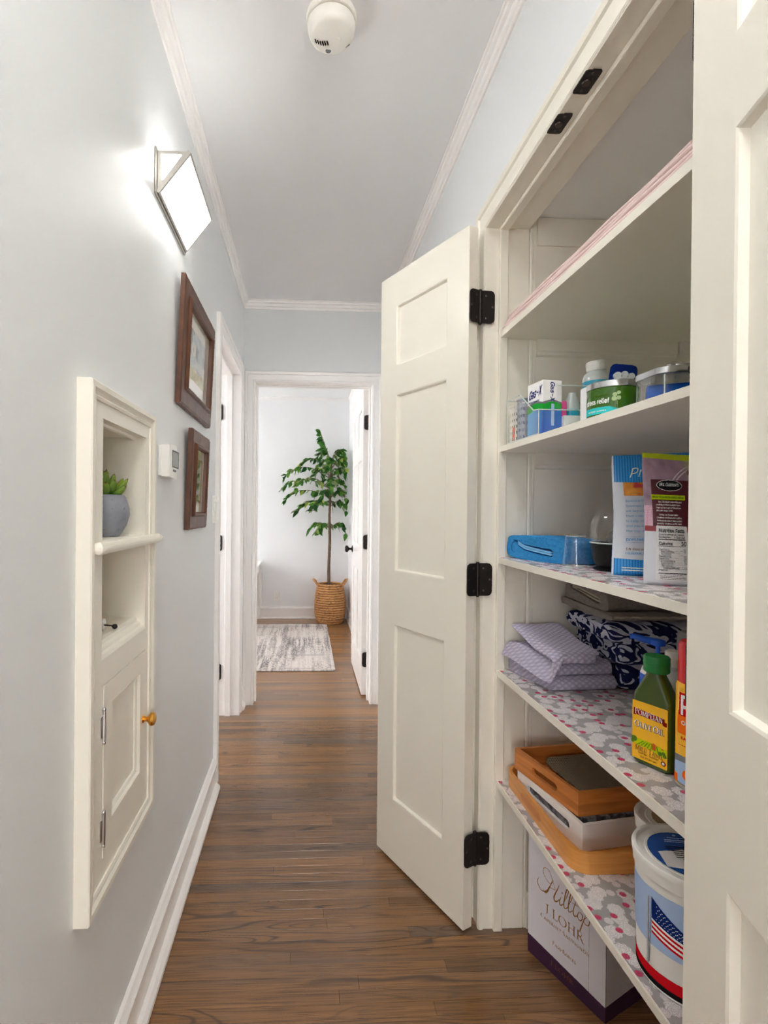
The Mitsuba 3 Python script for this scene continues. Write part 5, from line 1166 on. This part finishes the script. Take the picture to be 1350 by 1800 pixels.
put('pan_picture', wrap_print(Polygon(spline([(-.045, .052), (-.03, .055), (.0, .056), (.04, .055), (.04, .008), (-.03, .008), (-.045, .012), (-.047, .03), (-.045, .052)], 4)[:, :2]), lambda a, b, h: A_(a, b, h)), 'ink_grey', pm)
put('pan_picture', wrap_print(Polygon(spline([(-.042, .042), (-.02, .046), (.04, .046), (.04, .010), (-.03, .010), (-.040, .014), (-.044, .03), (-.042, .042)], 4)[:, :2]), lambda a, b, h: A_(a, b, h, .0004)), 'ink_lightblue', pm)
put('egg_picture', wrap_print(Point(-.014, .026).buffer(.009), lambda a, b, h: A_(a, b, h, .0008)), 'ink_orange', pm)
put('corner_panel', wrap_print(sbox(-.044, .009, -.033, .022), lambda a, b, h: A_(a, b, h, .0008)), 'ink_orange', pm)
# pump bottle and clear bottle behind
mat('pump_blue', lin(24, 92, 206), .3)
pb = root('pump_bottle', 'white pump bottle with a blue pump head and blue band behind the oil bottle', 'bottle')
qx, qy = .727, 1.020
put('body', xf(lathe([(0, .0006), (.029, .0006), (.031, .004), (.031, .128), (.028, .138), (.018, .146), (.012, .149), (0, .149)], 40), None, (qx, qy, Z4)), 'white_plastic', pb, smooth=35)
bpl = cyl_place(qx, qy, lambda b: .0313, math.atan2(-qy, -qx), 1)
put('band', wrap_print(Polygon([(-.054, .128), (-.018, .128), (-.021, .124), (-.019, .112), (-.02, .103), (-.054, .108)]), lambda a, b, h: bpl(a, Z4 + b, h)), 'pump_blue', pb)
put('collar', xf(lathe([(0, .149), (.0135, .149), (.0145, .151), (.0145, .163), (.012, .166), (0, .166)], 28), None, (qx, qy, Z4)), 'pump_blue', pb, smooth=35)
put('pump_head', cat(xf(lathe([(0, .166), (.0042, .166), (.0042, .184), (.013, .187), (.0145, .192), (.013, .197), (0, .199)], 24), None, (qx, qy, Z4)),
                     tube(spline([(qx + .004, qy, Z4 + .192), (qx - .018, qy + .012, Z4 + .195), (qx - .034, qy + .022, Z4 + .1995), (qx - .042, qy + .027, Z4 + .199)], 6), np.linspace(.0078, .0048, 19), 10)), 'pump_blue', pb, smooth=40)
wb = root('white_cap_bottle', 'clear bottle with a small white cap between the oil bottle and spray can', 'bottle')
put('body', xf(lathe([(0, .0006), (.028, .0006), (.03, .004), (.03, .13), (.024, .146), (.0115, .156), (.0115, .164), (0, .164)], 36), None, (.712, .955, Z4)), 'pale_bottle', wb, smooth=35)
put('cap', xf(lathe([(0, .164), (.0145, .164), (.0145, .176), (.015, .1765), (.015, .179), (.0142, .18), (.0142, .191), (.012, .193), (0, .193)], 32), None, (.712, .955, Z4)), 'white_plastic', wb, smooth=35)
gy = root('grey_cap_bottle', 'tall bottle with a grey cap behind the red spray can cap', 'bottle')
put('body', xf(lathe([(0, .0006), (.024, .0006), (.026, .004), (.026, .16), (.02, .17), (0, .17)], 32), None, (.79, 1.015, Z4)), 'pale_bottle', gy, smooth=35)
put('cap', xf(lathe([(0, .17), (.021, .17), (.022, .174), (.021, .206), (.016, .215), (0, .218)], 32), None, (.79, 1.015, Z4)), matte('cap_grey', 150, 150, 150), gy, smooth=35)

# ------------------------------------------------------------------ lowest shelf: trays and tubs
Z5 = .4417
def bamboo(p, n, uv):
    s = fbm(p.x * 14 + p.y * 14, p.z * 220, 2, 3); b = cell_rand(dr.floor((p.z + .3 * p.x) * 55), 2)
    return mix(mix(lin(216, 154, 82), lin(190, 124, 58), s), lin(178, 108, 44), .35 * b)
def bamboo2(p, n, uv):
    s = fbm(p.x * 14 + p.y * 14, p.z * 220, 2, 3)
    return mix(mix(lin(204, 130, 62), lin(172, 98, 40), s), lin(140, 76, 30), .4 * smoothstep(.55, .8, noise(p.x * 6 + p.y * 6, p.z * 60, 2)))
mat('bamboo_light', proc(bamboo), .35, spec=.5); mat('bamboo_dark', proc(bamboo2), .35, spec=.5)
def slot_wall(L, h, t, s0, s1, b0, b1): return sbox(0, 0, L, h).difference(rounded(s1 - s0, b1 - b0, (b1 - b0) / 2 - .0005, (s0 + s1) / 2, (b0 + b1) / 2))
# low tray with rounded corners
lt = root('bamboo_tray', 'pale bamboo tray with rounded corners at the bottom of the tray pile', 'tray')
tc = np.array((.582, 1.068, Z5 + .0004))
LW, LD, LH = .27, .388, .044
rp = lambda ins: rounded(LW - 2 * ins, LD - 2 * ins, .04 - ins * .9, LW / 2, LD / 2)
rim = ext(rp(0).difference(rp(.009)), LH, 0)
put('rim', xf(rim, None, tc), 'bamboo_light', lt, smooth=30)
hsl = slab3(rounded(.112, .020, .0095, 0, 0), .0012, lambda a, b, c: tc + np.array((-.0007 + c * .5, .215 + a, .023 + b)))
put('handle_recess', hsl, 'bamboo_dark', lt)
put('base', xf(ext(rp(.006), .005, .001), None, tc), 'bamboo_light', lt)
# white tray
wt = root('white_tray', 'white lacquered tray with a grey patterned base between the two bamboo trays', 'tray')
au = unit(-.043, .272, 0); av = unit(.272, .043, 0); wo = np.array((.634, 1.130, Z5 + .0072))
WLn, WD, WH = .262, .225, .061
wpl2 = placer(wo, au, (0, 0, 1), av)
for c in (0, WD - .008): put('side', slab3(slot_wall(WLn, WH, .008, .045, .215, .020, .042), .008, lambda a, b, h, c=c: wpl2(a, b, c + h)), 'desk_white', wt)
for a0 in (0, WLn - .008): put('side', trimesh.convex.convex_hull(np.array([wpl2(a0 + da, b, h) for da in (0, .008) for b in (0, WH) for h in (.008, WD - .008)])), 'desk_white', wt)
mat('grey_marble', proc(lambda p, n, uv: mix(lin(120, 120, 126), lin(60, 60, 66), smoothstep(.4, .62, fbm(p.x * 90, p.y * 90, p.z * 60, 3)))), .5)
put('base', trimesh.convex.convex_hull(np.array([wpl2(a, b, h) for a in (.008, WLn - .008) for b in (.002, .012) for h in (.008, WD - .008)])), 'desk_white', wt)
for c in (.0085, WD - .0095): put('lining', trimesh.convex.convex_hull(np.array([wpl2(a, b, h) for a in (.009, WLn - .009) for b in (.013, WH - .002) for h in (c, c + .0008)])), 'grey_marble', wt)
put('lining', trimesh.convex.convex_hull(np.array([wpl2(a, b, h) for a in (.009, WLn - .009) for b in (.0121, .0132) for h in (.0095, WD - .0095)])), 'grey_marble', wt)
put('contents', trimesh.convex.convex_hull(np.array([wpl2(a, b, h) for a in (.02, WLn - .02) for b in (.0135, .0615) for h in (.02, WD - .02)])), 'grey_marble', wt)
# upper bamboo tray
ut = root('bamboo_tray', 'darker square-cornered bamboo tray with handle slots on top of the tray pile', 'tray')
bu = unit(-.056, .232, 0); bv = unit(.232, .03, 0); uo = np.array((.640, 1.160, Z5 + .0695))
UL, UD, UH = .235, .235, .056
upl = placer(uo, bu, (0, 0, 1), bv)
for c in (0, UD - .009): put('side', slab3(slot_wall(UL, UH, .009, .07, .165, .020, .038), .009, lambda a, b, h, c=c: upl(a, b, c + h)), 'bamboo_dark', ut)
for a0 in (0, UL - .009): put('side', trimesh.convex.convex_hull(np.array([upl(a0 + da, b, h) for da in (0, .009) for b in (0, UH) for h in (.009, UD - .009)])), 'bamboo_dark', ut)
put('base', trimesh.convex.convex_hull(np.array([upl(a, b, h) for a in (.008, UL - .008) for b in (.001, .008) for h in (.008, UD - .008)])), 'bamboo_dark', ut)
def plaid(p, n, uv):
    fx = p.x * 150 - dr.floor(p.x * 150); fy = p.y * 150 - dr.floor(p.y * 150)
    return mix(lin(52, 44, 40), lin(158, 140, 116), dr.maximum(smoothstep(.62, .7, fx), smoothstep(.62, .7, fy)) * .75)
mat('plaid_weave', proc(plaid), .7)
pl_ = root('placemat', 'dark checked placemat lying in the upper bamboo tray', 'placemat')
m = ext(rounded(.165, .19, .03, 0, 0), .004); m = fine(m, .02); v = m.vertices; e = np.maximum(np.abs(v[:, 0]), np.abs(v[:, 1]))
v[:, 2] += np.where(e > .07, (e - .07) * .25, 0)
c0 = upl(UL / 2 - .004, .026, UD / 2 + .016)
put('mat', xf(cat(trimesh.Trimesh(v, m.faces, process=False)), rz(.13), c0), 'plaid_weave', pl_, smooth=30)
put('mat', xf(cat(trimesh.Trimesh(v * [1, 1, 1.0] - [0, 0, .010], m.faces, process=False)), rz(.10), c0), 'bamboo_dark', pl_, smooth=30)
put('pile', B(c0[0] - .07, c0[0] + .07, c0[1] - .07, c0[1] + .07, uo[2] + .009, c0[2] - .011, .003), 'bamboo_dark', pl_)
# tubs
def tub(label, cx, cy, printed, rt=.0847, rb=.0755, zt=.6478):
    k = root('ice_cream_tub', label, 'tub')
    zl = zt - .0298
    rf = lambda z: rb + (rt - .004 - rb) * (z - Z5) / (zt - Z5)
    put('body', xf(lathe([(0, .0006), (rb - .003, .0006), (rb, .003), (rf(zl), zl - Z5), (0, zl - Z5)], 72), None, (cx, cy, Z5)), 'white_plastic', k, smooth=35)
    put('lid', xf(lathe([(0, 0), (rt - .003, 0), (rt - .002, .0025), (rt - .0015, .018), (rt, .019), (rt + .0005, .027), (rt - .001, .0298), (rt - .006, .030), (rt - .0075, .0255), (rt - .009, .0245), (rt - .0185, .0245), (rt - .02, .026), (0, .026)], 72), None, (cx, cy, zl)), 'white_plastic', k, smooth=35)
    if not printed:
        put('lid_print', xf(lathe([(0, .0262), (.045, .0262), (.045, .0266), (0, .0266)], 48), None, (cx, cy, zl)), matte('tub_brown', 150, 130, 104), k); return
    put('lid_print', xf(lathe([(0, .6442), (.0615, .6442), (.0615, .6446), (0, .6446)], 64), None, (cx, cy, 0)), mat('tub_blue', lin(14, 74, 150), .3), k)
    lp = placer((cx, cy, .6446), unit(-.985, .17, 0), unit(-.17, -.985, 0), (0, 0, 1))
    pan = Polygon([(-.040, -.030), (.048, -.010), (.052, .028), (-.030, .038)]).intersection(Point(0, 0).buffer(.058))
    pan = affinity.translate(pan, 0, .006)
    put('nutrition_panel', poly3(pan, lp), 'ink_paper', k)
    lines = unary_union([sbox(-.034 + .002 * i, -.020 + .0055 * i, .03 + .0025 * (i % 3) - .002 * i, -.0185 + .0055 * i) for i in range(9)])
    put('small_print', poly3(lines, lambda a, b, h: lp(a, b, h + .0004)), 'ink_black', k)
    put('small_print', poly3(unary_union([sbox(-.022, -.040, .022, -.0375), sbox(-.014, -.046, .014, -.0445), sbox(-.026, -.0345, .024, -.033), Point(-.001, -.053).buffer(.0026)]), lp), 'ink_lightblue', k)
    fa = math.atan2(-cy, -cx)
    cp = cyl_place(cx, cy, lambda z: rf(z) + .0003, fa, 1)
    W = .125
    def wave(z, amp, a): return z + amp * (a / .1)
    def band(z0, z1, amp0, amp1, inkm, e=0.0):
        A = np.linspace(-W, W, 48)
        v = np.array([cp(a, wave(z0, amp0, a), .0003 + e) for a in A] + [cp(a, wave(z1, amp1, a), .0003 + e) for a in A]); n = len(A)
        put('colour_band', trimesh.Trimesh(v, [q for i in range(n - 1) for q in ([i, i + 1, n + i + 1], [i, n + i + 1, n + i])], process=False), inkm, k)
    band(.511, .604, .0, .0, 'ink_lightblue'); band(.455, .4755, .0, .004, 'ink_red'); band(.4485, .457, .0, .0, 'ink_black', .0002)
    f0, fl = -.054, .10
    drop = lambda a: -.62 * (a - f0) + 1.6 * max(0, a - f0 - .03) ** 2
    A = np.linspace(f0, f0 + fl, 22)
    put('flag_canton', wrap_print(Polygon([(a, .590 + drop(a)) for a in A[:13]] + [(a, .556 + .42 * drop(a)) for a in A[12::-1]]), lambda a, b, h: cp(a, b, h + .0005), .006), 'ink_navy', k)
    for i in range(6):
        zt_, zb_ = .556 - .004 * i, .552 - .004 * i
        put('flag_stripe', wrap_print(Polygon([(a, zt_ + .42 * drop(a)) for a in A] + [(a, zb_ + .42 * drop(a)) for a in A[::-1]]), lambda a, b, h: cp(a, b, h + .0005), .008), 'ink_red' if i % 2 == 1 else 'ink_white', k)
    stars = unary_union([Point(f0 + .004 + .0044 * c + .0022 * (r % 2), .585 - .0058 * r + (1 - .115 * r) * drop(f0 + .004 + .0044 * c)).buffer(.0008, 2) for r in range(5) for c in range(11) if c > r * .1])
    put('flag_stars', wrap_print(stars, lambda a, b, h: cp(a, b, h + .0009), .01), 'ink_white', k)
    put('pole', wrap_print(Polygon([(f0 - .001, .591), (f0 + .0002, .591), (f0 - .0042, .478), (f0 - .0052, .478)]), lambda a, b, h: cp(a, b, h + .0005), .01), 'ink_grey', k)
    put('seam', wrap_print(sbox(-.0622, .476, -.0595, .588), lambda a, b, h: cp(a, b, h + .0008), .01, .0012), matte('seam_grey', 172, 174, 180), k)
tub('white ice cream tub with a printed flag and blue lid label on the lowest shelf', .6512, .8295, True)
tub('second white tub with a brown-printed lid behind the flag tub', .744, .980, False, .075, .067, .612)

# ------------------------------------------------------------------ wine carton on the closet floor
wc = root('wine_carton', 'white and dark purple wine carton with gold lettering on the closet floor', 'carton')
xu = unit(.0952, -.209, 0); xv = unit(.909, .415, 0)
wo2 = np.array((.629, 1.393, .0006)); BW, BD, BH = .2297, .165, .372
fp = placer(wo2, xu, (0, 0, 1), -xv)
def solid(pl, a0, a1, b0, b1, c0, c1): return trimesh.convex.convex_hull(np.array([pl(a, b, -c) for a in (a0, a1) for b in (b0, b1) for c in (c0, c1)]))
mat('carton_white', lin(224, 222, 230), .6, spec=.3)
put('body', solid(fp, 0, BW, 0, BH, 0, BD), 'carton_white', wc)
mat('carton_purple', lin(58, 30, 58), .5, spec=.4)
fs = placer(wo2 + xu * BW, xv, (0, 0, 1), xu)
put('band', poly3(Polygon([(0, 0), (BW, 0), (BW, .0375), (0, .0495)]), lambda a, b, h: fp(a, b, h)), 'carton_purple', wc)
put('band', poly3(Polygon([(0, 0), (BD, 0), (BD, .046), (0, .0375)]), lambda a, b, h: fs(a, b, h)), 'carton_purple', wc)
put('edge_gap', poly3(sbox(.0012, .036, .0024, BH), lambda a, b, h: fs(a, b, h)), 'ink_grey', wc)
put('flap_seam', poly3(sbox(BW - .0445, .04, BW - .0438, BH), lambda a, b, h: fp(a, b, h)), 'cap_grey', wc)
def pen(pts, w0, w1=None, k=8):
    c = spline([(x, y, 0) for x, y in pts], k)[:, :2]; n = len(c); gs = []
    for i in range(n - 1):
        w = w0 + ((w1 if w1 is not None else w0) - w0) * math.sin(math.pi * i / (n - 1))
        gs.append(LineString([c[i], c[i + 1]]).buffer(w / 2, 3))
    return unary_union(gs)
th_, tk_ = .0011, .0036
hill = unary_union([
    pen([(.034, .2235), (.030, .210), (.043, .196), (.060, .205), (.074, .232), (.082, .247)], th_, .0022),                       # sweeping entry of the H
    pen([(.088, .226), (.070, .262), (.052, .262), (.050, .246), (.062, .234), (.078, .230)], th_),                               # upper loop
    pen([(.078, .244), (.070, .222), (.062, .204), (.056, .198), (.050, .202)], th_, tk_),                                        # first stem
    pen([(.100, .247), (.092, .226), (.084, .206), (.086, .196), (.094, .200), (.099, .208)], th_, tk_),                          # second stem
    pen([(.066, .219), (.078, .223), (.090, .224)], th_),
    pen([(.106, .220), (.101, .206), (.102, .197), (.108, .200), (.113, .208)], th_, .003), Point(.1085, .231).buffer(.002),
    pen([(.113, .208), (.124, .236), (.127, .250), (.121, .246), (.114, .212), (.115, .198), (.121, .200), (.126, .208)], th_, .003),
    pen([(.126, .208), (.137, .236), (.140, .250), (.134, .246), (.127, .212), (.128, .198), (.134, .200), (.139, .208)], th_, .003),
    pen([(.150, .243), (.142, .212), (.143, .198), (.149, .200), (.154, .206)], th_, .003), pen([(.138, .226), (.147, .228), (.156, .229)], th_),
    pen([(.162, .218), (.156, .214), (.154, .202), (.160, .197), (.166, .203), (.167, .214), (.162, .218), (.170, .214)], th_, .0026),
    pen([(.175, .220), (.168, .196), (.162, .176), (.160, .170)], th_, .003), pen([(.172, .208), (.180, .219), (.187, .214), (.184, .202), (.176, .198), (.171, .202)], th_, .0026)])
mat('gold_print', lin(150, 104, 44), .4, .3)
put('lettering', poly3(hill, lambda a, b, h: fp(a, b, h)), 'gold_print', wc)
def serif_on(text, h, a0, b0, width, m_, **kw):
    t, w = serif_text(text, h, **kw); t = affinity.scale(t, width / w, 1, origin=(0, 0))
    put('lettering', poly3(t, lambda a, b, hh: fp(a0 + a, b0 + b, hh)), m_, wc)
serif_on('J.LOHR', .0235, .0565, .1465, .116, 'gold_print', thick=.10, thin=.04, caps_first=1.0)
serif_on('CABERNET SAUVIGNON', .0074, .0415, .1255, .147, 'gold_print', thick=.14, thin=.07, caps_first=1.3, space=.12)
serif_on('PASO ROBLES', .0072, .080, .0775, .071, 'gold_print', thick=.14, thin=.07, caps_first=1.35, space=.10)
matte('band_print', 108, 66, 44)
t, w = serif_text('J.LOHR', .012, thick=.14, thin=.07)
put('lettering', poly3(affinity.scale(t, .07 / w, 1, origin=(0, 0)), lambda a, b, hh: fp(.075 + a, .020 + b, hh + .0004)), 'band_print', wc)
